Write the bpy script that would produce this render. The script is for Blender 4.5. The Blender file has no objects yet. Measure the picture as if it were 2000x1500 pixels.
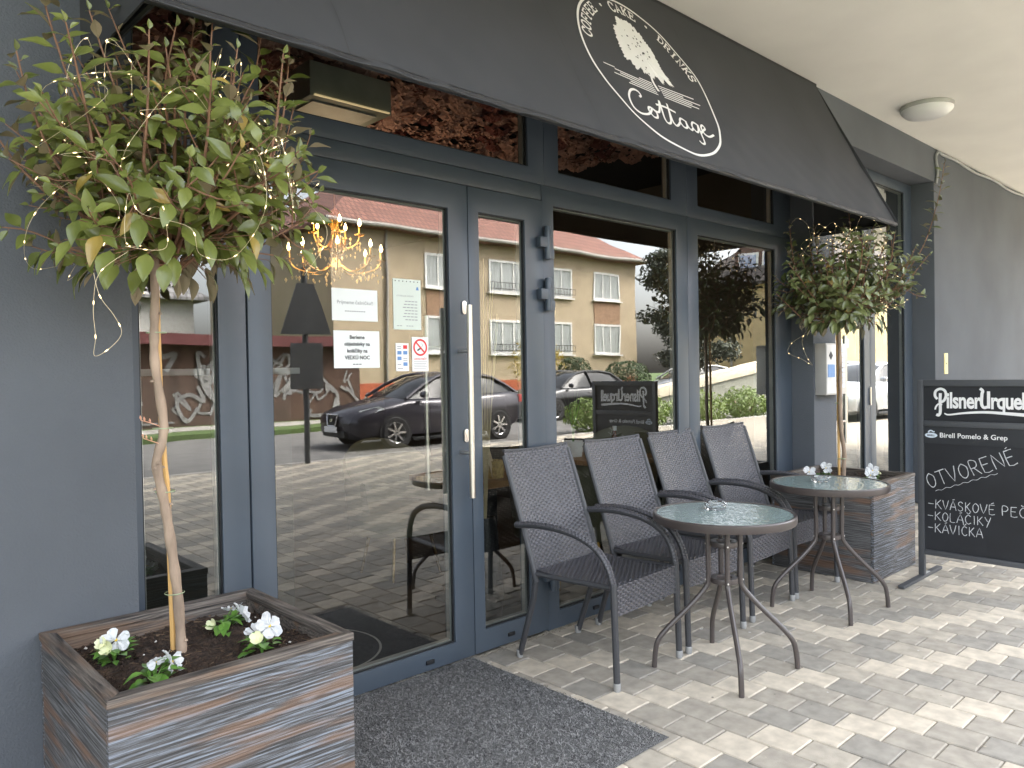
import bpy, bmesh, math, random
from mathutils import Vector, Matrix, Quaternion, noise
PI = math.pi
SC = bpy.context.scene
COL = SC.collection

# ------------------------------------------------------------------ camera, sky, sun, exposure
CAM = Vector((0.0, -2.788, 1.35))
YAW, PITCH, ROLL = math.radians(47.0), math.radians(-0.9), math.radians(-1.0)
_f = Vector((math.cos(YAW)*math.cos(PITCH), math.sin(YAW)*math.cos(PITCH), math.sin(PITCH)))
_r = Vector((math.sin(YAW), -math.cos(YAW), 0.0))
_u = _r.cross(_f)
CR = _r*math.cos(ROLL) + _u*math.sin(ROLL)
CU = -_r*math.sin(ROLL) + _u*math.cos(ROLL)
CF = _f
cd = bpy.data.cameras.new('camera'); cam = bpy.data.objects.new('camera', cd); COL.objects.link(cam)
cd.sensor_width = 36.0; cd.lens = 27.0; cd.clip_start = 0.05; cd.clip_end = 1000
m = Matrix((CR, CU, -CF)).transposed().to_4x4(); m.translation = CAM
cam.matrix_world = m
SC.camera = cam

SUN_EL, SUN_AZ = math.radians(50), math.radians(40)      # veiled sun behind the cafe building, over the houses opposite
sun_dir = Vector((math.cos(SUN_EL)*math.cos(SUN_AZ), math.cos(SUN_EL)*math.sin(SUN_AZ), math.sin(SUN_EL)))
W = bpy.data.worlds.new('World'); SC.world = W; W.use_nodes = True
wn = W.node_tree.nodes; wl = W.node_tree.links; wn.clear()
sky = wn.new('ShaderNodeTexSky'); sky.sky_type = 'NISHITA'; sky.sun_disc = False
sky.sun_elevation = SUN_EL; sky.sun_rotation = PI/2 - SUN_AZ
sky.air_density = 1.0; sky.dust_density = 6.0; sky.ozone_density = 1.0
hs = wn.new('ShaderNodeHueSaturation'); hs.inputs['Saturation'].default_value = 0.36   # overcast: nearly white sky
bg = wn.new('ShaderNodeBackground'); bg.inputs['Strength'].default_value = 0.15
wo = wn.new('ShaderNodeOutputWorld')
wl.new(sky.outputs[0], hs.inputs['Color']); wl.new(hs.outputs[0], bg.inputs['Color']); wl.new(bg.outputs[0], wo.inputs['Surface'])
sd = bpy.data.lights.new('sun', 'SUN'); sd.energy = 1.0; sd.angle = math.radians(30); sd.color = (1.0, 0.95, 0.87)
so = bpy.data.objects.new('sun', sd); COL.objects.link(so)
so.rotation_euler = sun_dir.to_track_quat('Z', 'Y').to_euler(); so.location = sun_dir*60

SC.view_settings.view_transform = 'Standard'; SC.view_settings.look = 'None'
SC.view_settings.gamma = 1.0; SC.view_settings.use_curve_mapping = False
SC.view_settings.exposure = 3.5
SC.render.engine = 'CYCLES'
SC.cycles.use_denoising = True
SC.cycles.max_bounces = 10; SC.cycles.diffuse_bounces = 5; SC.cycles.glossy_bounces = 5
SC.cycles.transparent_max_bounces = 16; SC.cycles.transmission_bounces = 6
SC.cycles.caustics_reflective = False; SC.cycles.caustics_refractive = False
SC.cycles.sample_clamp_indirect = 6.0

# ------------------------------------------------------------------ helpers
class MB:
    """collects faces for ONE mesh object"""
    def __init__(s): s.v = []; s.f = []; s.m = []
    def add(s, vs, fs, mi=0):
        o = len(s.v); s.v += [tuple(p) for p in vs]
        for f in fs: s.f.append([o+i for i in f]); s.m.append(mi)
        return s
    def box(s, x0, x1, y0, y1, z0, z1, mi=0):
        vs = [(x, y, z) for x in (x0, x1) for y in (y0, y1) for z in (z0, z1)]
        return s.add(vs, [(0,1,3,2), (4,6,7,5), (0,4,5,1), (2,3,7,6), (0,2,6,4), (1,5,7,3)], mi)
    def obox(s, c, ax, ay, az, mi=0):
        """box from centre and three half-axis vectors"""
        c, ax, ay, az = Vector(c), Vector(ax), Vector(ay), Vector(az)
        vs = [c + ax*i + ay*j + az*k for i in (-1,1) for j in (-1,1) for k in (-1,1)]
        return s.add(vs, [(0,1,3,2), (4,6,7,5), (0,4,5,1), (2,3,7,6), (0,2,6,4), (1,5,7,3)], mi)
    def tube(s, pts, r, seg=8, caps=True, mi=0):
        pts = [Vector(p) for p in pts]; n = len(pts)
        rr = r if isinstance(r, (list, tuple)) else [r]*n
        t0 = (pts[1]-pts[0]).normalized()
        a = t0.orthogonal().normalized(); vs = []
        for i, p in enumerate(pts):
            t = ((pts[min(i+1, n-1)]-p).normalized() + (p-pts[max(i-1, 0)]).normalized())
            t = t.normalized() if t.length > 1e-6 else t0
            a = (a - t*a.dot(t)); a = a.normalized() if a.length > 1e-6 else t.orthogonal().normalized()
            b = t.cross(a)
            for k in range(seg):
                q = 2*PI*k/seg
                vs.append(p + (a*math.cos(q) + b*math.sin(q))*rr[i])
        fs = [(i*seg+k, i*seg+(k+1) % seg, (i+1)*seg+(k+1) % seg, (i+1)*seg+k) for i in range(n-1) for k in range(seg)]
        if caps: fs += [tuple(range(seg))[::-1], tuple((n-1)*seg+k for k in range(seg))]
        return s.add(vs, fs, mi)
    def lathe(s, prof, seg=24, c=(0,0,0), mi=0, axis='z', closed=False):
        vs = []; n = len(prof)
        for r, h in prof:
            for k in range(seg):
                q = 2*PI*k/seg; x, y = r*math.cos(q), r*math.sin(q)
                p = (x, y, h) if axis == 'z' else ((x, h, y) if axis == 'y' else (h, x, y))
                vs.append((c[0]+p[0], c[1]+p[1], c[2]+p[2]))
        m_ = n if closed else n-1
        fs = [(i*seg+k, i*seg+(k+1) % seg, ((i+1) % n)*seg+(k+1) % seg, ((i+1) % n)*seg+k) for i in range(m_) for k in range(seg)]
        return s.add(vs, fs, mi)
    def disc(s, r, z, seg=24, c=(0,0)):
        return s.add([(c[0]+r*math.cos(2*PI*k/seg), c[1]+r*math.sin(2*PI*k/seg), z) for k in range(seg)], [tuple(range(seg))])
    def prism(s, poly, a, b, plane='xz', mi=0):
        """polygon extruded along the third axis from a to b"""
        def P(u, v, w): return (u, w, v) if plane == 'xz' else ((w, u, v) if plane == 'yz' else (u, v, w))
        n = len(poly)
        vs = [P(u, v, a) for u, v in poly] + [P(u, v, b) for u, v in poly]
        fs = [tuple(range(n)), tuple(range(n, 2*n))[::-1]] + [(i, n+i, n+(i+1) % n, (i+1) % n) for i in range(n)]
        return s.add(vs, fs, mi)
    def frame(s, x0, x1, z0, z1, gx0, gx1, gz0, gz1, y0, y1, mi=0):
        """rectangular frame in the facade plane with mitred face ring"""
        o = [(x0,z0),(x1,z0),(x1,z1),(x0,z1)]; g = [(gx0,gz0),(gx1,gz0),(gx1,gz1),(gx0,gz1)]
        vs = [(x,y0,z) for x,z in o] + [(x,y0,z) for x,z in g] + [(x,y1,z) for x,z in o] + [(x,y1,z) for x,z in g]
        fs = []
        for i in range(4):
            j = (i+1) % 4
            fs += [(i,j,4+j,4+i), (8+j,8+i,12+i,12+j), (4+i,4+j,12+j,12+i), (j,i,8+i,8+j)]
        return s.add(vs, fs, mi)
    def mesh(s, name, org=None):
        me = bpy.data.meshes.new(name)
        vs = s.v if org is None else [(p[0]-org[0], p[1]-org[1], p[2]-org[2]) for p in s.v]
        me.from_pydata(vs, [], s.f); 
        return me

ORG = {}
def thing(name, label, cat, loc=(0,0,0), rz=0.0, group=None):
    e = bpy.data.objects.new(name, None); COL.objects.link(e); e.empty_display_size = 0.1
    e.location = loc; e.rotation_euler = (0, 0, rz)
    ORG[e.name] = Vector(loc)
    return tag(e, label, cat, group)
def tag(o, label=None, cat=None, group=None, kind=None):
    if label: o['label'] = label
    if cat: o['category'] = cat
    if group: o['group'] = group
    if kind: o['kind'] = kind
    return o
def finish(me, bevel=0.0, smooth=False, fix=True, angle=35):
    if bevel or fix:
        bm = bmesh.new(); bm.from_mesh(me)
        if fix: bmesh.ops.recalc_face_normals(bm, faces=bm.faces)
        if bevel:
            es = [e for e in bm.edges if len(e.link_faces) == 2 and e.calc_face_angle(0) > 0.6]
            bmesh.ops.bevel(bm, geom=es, offset=bevel, segments=2, profile=0.6, affect='EDGES', clamp_overlap=True)
        bm.to_mesh(me); bm.free()
    if smooth or bevel:
        me.shade_smooth()
        if hasattr(me, 'set_sharp_from_angle'): me.set_sharp_from_angle(angle=math.radians(angle))
def obj(name, mb, mats, parent=None, bevel=0.0, smooth=False, local=False, fix=True, angle=35):
    """links ONE mesh object; unless local, vertices are world coordinates"""
    org = None
    if parent is not None and not local: org = ORG.get(parent.name)
    me = mb.mesh(name, org) if isinstance(mb, MB) else mb
    mats = mats if isinstance(mats, (list, tuple)) else [mats]
    for q in mats: me.materials.append(q)
    if isinstance(mb, MB) and len(mats) > 1: me.polygons.foreach_set('material_index', mb.m)
    finish(me, bevel, smooth, fix, angle)
    o = bpy.data.objects.new(name, me); COL.objects.link(o)
    if parent is not None:
        o.parent = parent
        ORG[o.name] = ORG.get(parent.name, Vector())
    else: ORG[o.name] = Vector()
    return o
def piece(name, me, parent, loc=(0,0,0), rot=None, scale=1.0):
    o = bpy.data.objects.new(name, me); COL.objects.link(o); o.parent = parent; o.location = loc
    if rot is not None:
        if isinstance(rot, Quaternion): o.rotation_mode = 'QUATERNION'; o.rotation_quaternion = rot
        else: o.rotation_euler = rot
    o.scale = (scale,)*3 if not isinstance(scale, (tuple, list)) else scale
    return o
def copy_tree(o, parent=None):
    c = o.copy(); COL.objects.link(c); c.parent = parent
    ORG[c.name] = ORG.get(o.name, Vector())
    for ch in list(o.children): copy_tree(ch, c)
    return c
def smoothpath(pts, n=6, closed=False):
    """Catmull-Rom through the points"""
    P = [Vector(p) for p in pts]; N = len(P); out = []
    for i in range(N if closed else N-1):
        if closed: p0, p1, p2, p3 = P[(i-1) % N], P[i], P[(i+1) % N], P[(i+2) % N]
        else: p0, p1, p2, p3 = P[max(i-1, 0)], P[i], P[i+1], P[min(i+2, N-1)]
        for k in range(n):
            t = k/n
            out.append(0.5*((2*p1) + (p2-p0)*t + (2*p0-5*p1+4*p2-p3)*t*t + (-p0+3*p1-3*p2+p3)*t**3))
    if not closed: out.append(P[-1])
    return out
def ribbon(mb, pts, w, mapf, h0=0.0015, dh=0.0006, closed=False, rnd=None, wf=None):
    """flat stroke along a 2D path; mapf(u, v, h) gives the point h above the surface"""
    n = len(pts); L = []; R_ = []
    for i, p in enumerate(pts):
        a = pts[(i-1) % n] if closed else pts[max(i-1, 0)]
        b = pts[(i+1) % n] if closed else pts[min(i+1, n-1)]
        d = (Vector(b[:2])-Vector(a[:2])); d = d.normalized() if d.length > 1e-9 else Vector((1,0))
        nn = Vector((-d.y, d.x))*w*0.5*(1 if wf is None else wf(i/(n-1)))
        if rnd: nn *= rnd.uniform(0.65, 1.2)
        h = h0 + dh*i/max(1, n-1)
        L.append(mapf(p[0]+nn.x, p[1]+nn.y, h)); R_.append(mapf(p[0]-nn.x, p[1]-nn.y, h))
    fs = [(i, i+1, n+i+1, n+i) for i in range(n-1)]
    if closed: fs.append((n-1, 0, n, 2*n-1))
    mb.add(L+R_, fs)
def textmesh(txt, size, mapf, mb, align='LEFT', sx=1.0, bold=0.0, u0=0.0, v0=0.0, h=0.0015, spacing=1.0, line=1.0):
    cu = bpy.data.curves.new('txt', 'FONT'); cu.body = txt; cu.size = size; cu.align_x = align
    cu.offset = bold; cu.space_character = spacing; cu.space_line = line; cu.resolution_u = 3
    o = bpy.data.objects.new('txt', cu); COL.objects.link(o)
    me = bpy.data.meshes.new_from_object(o.evaluated_get(bpy.context.evaluated_depsgraph_get()))
    mb.add([mapf(u0+v.co.x*sx, v0+v.co.y, h) for v in me.vertices], [tuple(p.vertices) for p in me.polygons])
    bpy.data.objects.remove(o); bpy.data.curves.remove(cu); bpy.data.meshes.remove(me)
def project(p):
    q = Vector(p)-CAM; z = q.dot(CF)
    if z < 0.05: return None
    return (1000+1500*q.dot(CR)/z, 750-1500*q.dot(CU)/z, z)

# ------------------------------------------------------------------ materials
def nodemat(name):
    m_ = bpy.data.materials.new(name); m_.use_nodes = True
    nt = m_.node_tree; return m_, nt, nt.nodes['Principled BSDF'], nt.nodes['Material Output']
def pm(name, col, rough=0.5, metal=0.0, var=0.12, vs=8.0, bump=0.0, bs=150.0, bd=0.002, spec=None, col2=None, stretch=None, rvar=0.0, detail=5.0, perobj=False):
    """principled material with procedural colour variation, roughness variation and fine relief"""
    m_, nt, b, out = nodemat(name); N, L = nt.nodes, nt.links
    tc = N.new('ShaderNodeTexCoord'); src = tc.outputs['Object']
    if perobj:
        oi = N.new('ShaderNodeObjectInfo'); va = N.new('ShaderNodeVectorMath'); va.operation = 'ADD'
        L.new(src, va.inputs[0]); L.new(oi.outputs['Location'], va.inputs[1]); src = va.outputs[0]
    if stretch:
        mp = N.new('ShaderNodeMapping'); mp.inputs['Scale'].default_value = stretch; L.new(src, mp.inputs[0]); src = mp.outputs[0]
    nz = N.new('ShaderNodeTexNoise'); nz.inputs['Scale'].default_value = vs; nz.inputs['Detail'].default_value = detail
    L.new(src, nz.inputs['Vector'])
    cr = N.new('ShaderNodeValToRGB'); c = Vector(col[:3])
    a = c*(1-var); z = Vector(col2[:3]) if col2 else c*(1+var)
    cr.color_ramp.elements[0].position = 0.32; cr.color_ramp.elements[1].position = 0.68
    cr.color_ramp.elements[0].color = (*a, 1); cr.color_ramp.elements[1].color = (*z, 1)
    L.new(nz.outputs['Fac'], cr.inputs[0]); L.new(cr.outputs[0], b.inputs['Base Color'])
    b.inputs['Roughness'].default_value = rough; b.inputs['Metallic'].default_value = metal
    if rvar:
        mr = N.new('ShaderNodeMapRange'); mr.inputs['To Min'].default_value = max(0.02, rough-rvar); mr.inputs['To Max'].default_value = rough+rvar
        L.new(nz.outputs['Fac'], mr.inputs['Value']); L.new(mr.outputs[0], b.inputs['Roughness'])
    if spec is not None: b.inputs['Specular IOR Level'].default_value = spec
    if bump:
        n2 = N.new('ShaderNodeTexNoise'); n2.inputs['Scale'].default_value = bs; n2.inputs['Detail'].default_value = 4.0
        L.new(src, n2.inputs['Vector'])
        bp = N.new('ShaderNodeBump'); bp.inputs['Strength'].default_value = bump; bp.inputs['Distance'].default_value = bd
        L.new(n2.outputs['Fac'], bp.inputs['Height']); L.new(bp.outputs[0], b.inputs['Normal'])
    return m_
def glow(name, col, strength):
    m_, nt, b, out = nodemat(name)
    b.inputs['Base Color'].default_value = (*col, 1); b.inputs['Emission Color'].default_value = (*col, 1)
    b.inputs['Emission Strength'].default_value = strength
    return m_
def glassmat(name, r0=0.16, power=3.0, tint=(0.66, 0.69, 0.67), wob=0.006):
    """window glass: what is not mirrored passes through"""
    m_, nt, b, out = nodemat(name); N, L = nt.nodes, nt.links; N.remove(b)
    lw = N.new('ShaderNodeLayerWeight'); lw.inputs['Blend'].default_value = 0.5
    pw = N.new('ShaderNodeMath'); pw.operation = 'POWER'; pw.inputs[1].default_value = power
    ma = N.new('ShaderNodeMath'); ma.operation = 'MULTIPLY_ADD'; ma.inputs[1].default_value = 1-r0; ma.inputs[2].default_value = r0
    L.new(lw.outputs['Facing'], pw.inputs[0]); L.new(pw.outputs[0], ma.inputs[0])
    tr = N.new('ShaderNodeBsdfTransparent'); tr.inputs[0].default_value = (*tint, 1)
    gl = N.new('ShaderNodeBsdfGlossy'); gl.inputs['Roughness'].default_value = 0.0; gl.inputs['Color'].default_value = (0.97, 0.98, 0.97, 1)
    if wob:
        tc = N.new('ShaderNodeTexCoord')
        nz = N.new('ShaderNodeTexNoise'); nz.inputs['Scale'].default_value = 2.2; nz.inputs['Detail'].default_value = 1.0
        L.new(tc.outputs['Object'], nz.inputs['Vector'])
        bp = N.new('ShaderNodeBump'); bp.inputs['Strength'].default_value = 1.0; bp.inputs['Distance'].default_value = wob*0.1
        L.new(nz.outputs['Fac'], bp.inputs['Height']); L.new(bp.outputs[0], gl.inputs['Normal'])
    mx = N.new('ShaderNodeMixShader'); L.new(ma.outputs[0], mx.inputs[0]); L.new(tr.outputs[0], mx.inputs[1]); L.new(gl.outputs[0], mx.inputs[2])
    L.new(mx.outputs[0], out.inputs['Surface'])
    return m_
def woodmat(name, axis='x', dark=(0.030, 0.029, 0.029), mid=(0.088, 0.086, 0.086), light=(0.24, 0.275, 0.325), warm=(0.235, 0.125, 0.062), depth=0.006, ring=20.0):
    """brushed, stained softwood: long figure, blue-grey wash and orange ridges"""
    m_, nt, b, out = nodemat(name); N, L = nt.nodes, nt.links
    tc = N.new('ShaderNodeTexCoord'); mp = N.new('ShaderNodeMapping')
    sc = {'x': (0.9, 6.0, 7.0), 'y': (6.0, 0.9, 7.0)}[axis]
    mp.inputs['Scale'].default_value = sc; mp.inputs['Rotation'].default_value = (0, math.radians(-4) if axis == 'x' else 0, 0)
    L.new(tc.outputs['Object'], mp.inputs[0])
    big = N.new('ShaderNodeTexNoise'); big.inputs['Scale'].default_value = 1.1; big.inputs['Detail'].default_value = 2.0; big.inputs['Distortion'].default_value = 0.6
    L.new(mp.outputs[0], big.inputs['Vector'])
    mul = N.new('ShaderNodeMath'); mul.operation = 'MULTIPLY'; mul.inputs[1].default_value = ring; L.new(big.outputs['Fac'], mul.inputs[0])
    sep = N.new('ShaderNodeSeparateXYZ'); L.new(tc.outputs['Object'], sep.inputs[0])
    ma = N.new('ShaderNodeMath'); ma.operation = 'MULTIPLY_ADD'; ma.inputs[1].default_value = 150.0; L.new(sep.outputs['Z'], ma.inputs[0]); L.new(mul.outputs[0], ma.inputs[2])
    sn = N.new('ShaderNodeMath'); sn.operation = 'SINE'; m2 = N.new('ShaderNodeMath'); m2.operation = 'MULTIPLY'; m2.inputs[1].default_value = 3.4
    L.new(ma.outputs[0], m2.inputs[0]); L.new(m2.outputs[0], sn.inputs[0])
    mr = N.new('ShaderNodeMapRange'); mr.inputs['From Min'].default_value = -1; L.new(sn.outputs[0], mr.inputs['Value'])
    fine = N.new('ShaderNodeTexNoise'); fine.inputs['Scale'].default_value = 22.0; fine.inputs['Detail'].default_value = 9.0; fine.inputs['Roughness'].default_value = 0.68; fine.inputs['Distortion'].default_value = 0.25
    mpf = N.new('ShaderNodeMapping'); mpf.inputs['Scale'].default_value = {'x': (0.22, 4.0, 10.0), 'y': (4.0, 0.22, 10.0)}[axis]
    L.new(tc.outputs['Object'], mpf.inputs[0]); L.new(mpf.outputs[0], fine.inputs['Vector'])
    hgt = N.new('ShaderNodeMix'); hgt.inputs['Factor'].default_value = 0.91
    L.new(mr.outputs[0], hgt.inputs['A']); L.new(fine.outputs['Fac'], hgt.inputs['B'])
    cr = N.new('ShaderNodeValToRGB'); e = cr.color_ramp.elements
    e[0].position = 0.39; e[0].color = (*dark, 1); e[1].position = 0.63; e[1].color = (*light, 1)
    k = e.new(0.5); k.color = (*mid, 1)
    L.new(hgt.outputs['Result'], cr.inputs[0])
    pat = N.new('ShaderNodeTexNoise'); pat.inputs['Scale'].default_value = 2.6; pat.inputs['Detail'].default_value = 3.0; L.new(mp.outputs[0], pat.inputs['Vector'])
    pr = N.new('ShaderNodeValToRGB'); pr.color_ramp.elements[0].position = 0.53; pr.color_ramp.elements[1].position = 0.64; L.new(pat.outputs['Fac'], pr.inputs[0])
    pmul = N.new('ShaderNodeMath'); pmul.operation = 'MULTIPLY'; L.new(pr.outputs[0], pmul.inputs[0]); L.new(hgt.outputs['Result'], pmul.inputs[1])
    mx = N.new('ShaderNodeMix'); mx.data_type = 'RGBA'; L.new(pmul.outputs[0], mx.inputs['Factor']); L.new(cr.outputs[0], mx.inputs[6]); mx.inputs[7].default_value = (*warm, 1)
    L.new(mx.outputs[2], b.inputs['Base Color'])
    b.inputs['Roughness'].default_value = 0.62
    bp = N.new('ShaderNodeBump'); bp.inputs['Strength'].default_value = 0.9; bp.inputs['Distance'].default_value = depth
    L.new(hgt.outputs['Result'], bp.inputs['Height']); L.new(bp.outputs[0], b.inputs['Normal'])
    return m_
def leafmat(name, top, top2, under):
    m_, nt, b, out = nodemat(name); N, L = nt.nodes, nt.links
    oi = N.new('ShaderNodeObjectInfo'); geo = N.new('ShaderNodeNewGeometry'); tc = N.new('ShaderNodeTexCoord')
    nz = N.new('ShaderNodeTexNoise'); nz.inputs['Scale'].default_value = 25.0; L.new(tc.outputs['Object'], nz.inputs['Vector'])
    ad = N.new('ShaderNodeMath'); ad.operation = 'MULTIPLY_ADD'; ad.inputs[1].default_value = 0.6; L.new(oi.outputs['Random'], ad.inputs[0])
    ms = N.new('ShaderNodeMath'); ms.operation = 'MULTIPLY'; ms.inputs[1].default_value = 0.45; L.new(geo.outputs['Random Per Island'], ms.inputs[0])
    L.new(ms.outputs[0], ad.inputs[2])
    a2 = N.new('ShaderNodeMath'); a2.operation = 'MULTIPLY_ADD'; a2.inputs[1].default_value = 0.35; L.new(nz.outputs['Fac'], a2.inputs[0]); L.new(ad.outputs[0], a2.inputs[2])
    cr = N.new('ShaderNodeValToRGB'); cr.color_ramp.elements[0].color = (*top, 1); cr.color_ramp.elements[1].color = (*top2, 1)
    L.new(a2.outputs[0], cr.inputs[0])
    mx = N.new('ShaderNodeMix'); mx.data_type = 'RGBA'; L.new(geo.outputs['Backfacing'], mx.inputs['Factor']); L.new(cr.outputs[0], mx.inputs[6]); mx.inputs[7].default_value = (*under, 1)
    L.new(mx.outputs[2], b.inputs['Base Color'])
    rf = N.new('ShaderNodeMapRange'); rf.inputs['To Min'].default_value = 0.28; b.inputs['Specular IOR Level'].default_value = 0.55; rf.inputs['To Max'].default_value = 0.7; L.new(geo.outputs['Backfacing'], rf.inputs['Value']); L.new(rf.outputs[0], b.inputs['Roughness'])
    tl = N.new('ShaderNodeBsdfTranslucent'); L.new(cr.outputs[0], tl.inputs['Color'])
    ms2 = N.new('ShaderNodeMixShader'); ms2.inputs[0].default_value = 0.13
    L.new(b.outputs[0], ms2.inputs[1]); L.new(tl.outputs[0], ms2.inputs[2]); L.new(ms2.outputs[0], out.inputs['Surface'])
    return m_

M = {}
M['render'] = pm('dark grey render of added shade mass', (0.100, 0.110, 0.124), 0.85, var=0.13, vs=1.3, bump=0.7, bs=140, bd=0.0035)
M['alu'] = pm('anthracite aluminium', (0.060, 0.077, 0.098), 0.38, var=0.07, vs=3.0, rvar=0.06, bump=0.05, bs=500, bd=0.0005)
M['gasket'] = pm('black rubber gasket and sill shadow', (0.008, 0.009, 0.01), 0.6)
M['spacer'] = pm('grey glazing spacer', (0.42, 0.42, 0.40), 0.4, metal=0.3)
M['steel'] = pm('brushed stainless steel', (0.66, 0.62, 0.57), 0.28, metal=1.0, var=0.05, stretch=(60, 60, 1))
M['soffit'] = pm('cream painted soffit', (0.83, 0.81, 0.755), 0.9, var=0.035, vs=2.0, bump=0.25, bs=90, bd=0.003)
M['glass'] = glassmat('window glass')
M['white'] = pm('white print', (0.80, 0.80, 0.79), 0.55, var=0.02)
M['paper'] = pm('white paper', (0.74, 0.77, 0.76), 0.7, var=0.02, vs=4)
M['ink'] = pm('dark ink', (0.06, 0.06, 0.065), 0.7)
M['greyink'] = pm('grey ink', (0.30, 0.31, 0.33), 0.7)
M['red'] = pm('red print', (0.62, 0.03, 0.035), 0.5)
M['blue'] = pm('blue print', (0.12, 0.25, 0.50), 0.5)
M['black'] = pm('black powder coat', (0.012, 0.013, 0.015), 0.45)
M['plastic'] = pm('grey plastic', (0.45, 0.45, 0.43), 0.5)
# ------------------------------------------------------------------ the setting: pavement, kerb, road, verge, far ground
M['mortar'] = pm('sandy joint filling', (0.28, 0.25, 0.20), 0.95, var=0.25, vs=40, bump=0.5, bs=300, bd=0.002)
def pavermat(name, c):
    return pm(name, c, 0.88, var=0.17, vs=16.0, bump=0.6, bs=330, bd=0.002, detail=12.0, perobj=True)
PAV = [pavermat('light cream concrete paver', (0.555, 0.49, 0.39)), pavermat('mid grey concrete paver', (0.36, 0.325, 0.268)),
       pavermat('cool grey concrete paver', (0.305, 0.282, 0.24)), pavermat('pale grey concrete paver', (0.43, 0.385, 0.312))]
g = MB().box(-14, 30, -8.1, 0.35, -0.3, -0.008)
pavement = tag(obj('pavement', g, M['mortar']), kind='structure')
CW, PL, GAP = 0.1555, 0.1745, 0.0025
def paver_verts(x, y, dz, sk):
    b = 0.0042; x0, x1, y0, y1 = x+GAP, x+CW-GAP, y+GAP, y+PL-GAP
    return ([(x0,y0,-0.03), (x1,y0,-0.03), (x1,y1,-0.03), (x0,y1,-0.03), (x0,y0,dz-b), (x1,y0,dz-b), (x1,y1,dz-b), (x0,y1,dz-b),
             (x0+b,y0+b,dz+sk[0]), (x1-b,y0+b,dz+sk[1]), (x1-b,y1-b,dz+sk[2]), (x0+b,y1-b,dz+sk[3])],
            [(0,1,5,4), (1,2,6,5), (2,3,7,6), (3,0,4,7), (4,5,9,8), (5,6,10,9), (6,7,11,10), (7,4,8,11), (8,9,10,11)])
rp = random.Random(4)
cells = []
for i in range(-20, 80):
    x = 2.3565 + (i)*CW
    for j in range(-45, 3):
        y = -0.363 + j*PL + (-0.087 if i % 2 else 0.0)
        if y > -0.02 or y < -8.05: continue
        d = j + i//2            # stair-stepped diagonals share a shade
        u = rp.random()
        if d % 3 == 0: s = 0 if u < 0.80 else 3
        else: s = 0 if u < 0.04 else (3 if u < 0.12 else (1 if u < 0.66 else 2))
        q = project((x+CW/2, y+PL/2, 0))
        vis = q is not None and -60 < q[0] < 2060 and -50 < q[1] < 1590
        if vis and x < 2.31 and y > -1.13: vis = False           # under the entrance mat
        if vis and 0.5 < x < 1.15 and y > -0.85: vis = False
        cells.append((q[2] if vis else 99, x, y, s, rp.uniform(-0.0016, 0.0012)))
cells.sort()
near = cells[:300]; rest = cells[300:]
pm_cache = {}
for k, (d, x, y, s, dz) in enumerate(near):
    key = (s, k % 4)
    if key not in pm_cache:
        vs, fs = paver_verts(-CW/2, -PL/2, 0.0, [random.Random(key[1]*7+t).uniform(-0.0008, 0.0006) for t in range(4)])
        me = MB().add(vs, fs).mesh('paver'); me.materials.append(PAV[s]); finish(me); pm_cache[key] = me
    piece('paver', pm_cache[key], pavement, (x+CW/2, y+PL/2, dz))
mb = MB()
for d, x, y, s, dz in rest:
    if x > 12.5: continue
    vs, fs = paver_verts(x, y, dz, (0,0,0,0)); mb.add(vs, fs, s)
o = obj('paver_field', mb, PAV, pavement, fix=False); o['kind'] = 'stuff'
rgm = random.Random(12); gm = MB()
for k in range(46):
    x, y = rgm.uniform(2.4, 5.5), rgm.uniform(-2.2, -0.1); r = rgm.uniform(0.0025, 0.006) if k > 6 else rgm.uniform(0.006, 0.011)
    gm.add([(x+r*rgm.uniform(.6,1.1)*math.cos(2*PI*q/7), y+r*rgm.uniform(.6,1.1)*math.sin(2*PI*q/7), 0.0022) for q in range(7)], [tuple(range(7))], k % 3)
o = obj('gum_spots', gm, [pm('pale gum spot', (0.62, 0.6, 0.56), 0.8), pm('dark spot', (0.16, 0.14, 0.12), 0.9), pm('sand spot', (0.5, 0.44, 0.34), 0.9)], pavement, fix=False); o['kind'] = 'stuff'
sd_ = MB()
for k in range(2600):
    x = rgm.uniform(2.33, 5.46); y = -0.002-abs(rgm.gauss(0, 0.016)); r = rgm.uniform(0.0012, 0.0035)
    sd_.add([(x-r, y-r, .0015), (x+r, y-r, .0015), (x+r, y+r, .0015), (x-r, y+r, .0015), (x, y, .002+r)], [(0,1,4),(1,2,4),(2,3,4),(3,0,4)])
o = obj('sand_along_sill', sd_, M['mortar'], pavement, fix=False); o['kind'] = 'stuff'
# kerb, road, verge, far ground
M['kerb'] = pm('concrete kerb', (0.34, 0.32, 0.29), 0.9, var=0.15, vs=6)
M['asphalt'] = pm('worn asphalt', (0.14, 0.135, 0.128), 0.9, var=0.18, vs=3, bump=0.4, bs=200, bd=0.004)
M['grass'] = pm('grass', (0.075, 0.12, 0.028), 0.9, var=0.35, vs=14, bump=0.8, bs=60, bd=0.02)
tag(obj('kerb', MB().box(-14, 30, -8.25, -8.1, -0.3, 0.0), M['kerb'], bevel=0.01), kind='structure')
tag(obj('road', MB().box(-60, 70, -15.0, -8.25, -0.4, -0.10), M['asphalt']), kind='structure')
tag(obj('verge', MB().box(-60, 70, -60.0, -15.0, -0.4, 0.02), M['grass']), kind='structure')
tag(obj('ground', MB().box(-300, 300, -300, 300, -1.0, -0.42), M['grass']), kind='structure')
fp = MB().box(-60, 17, -17.6, -16.2, 0.0, 0.035)
tag(obj('footpath', fp, M['kerb']), kind='structure')
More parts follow.
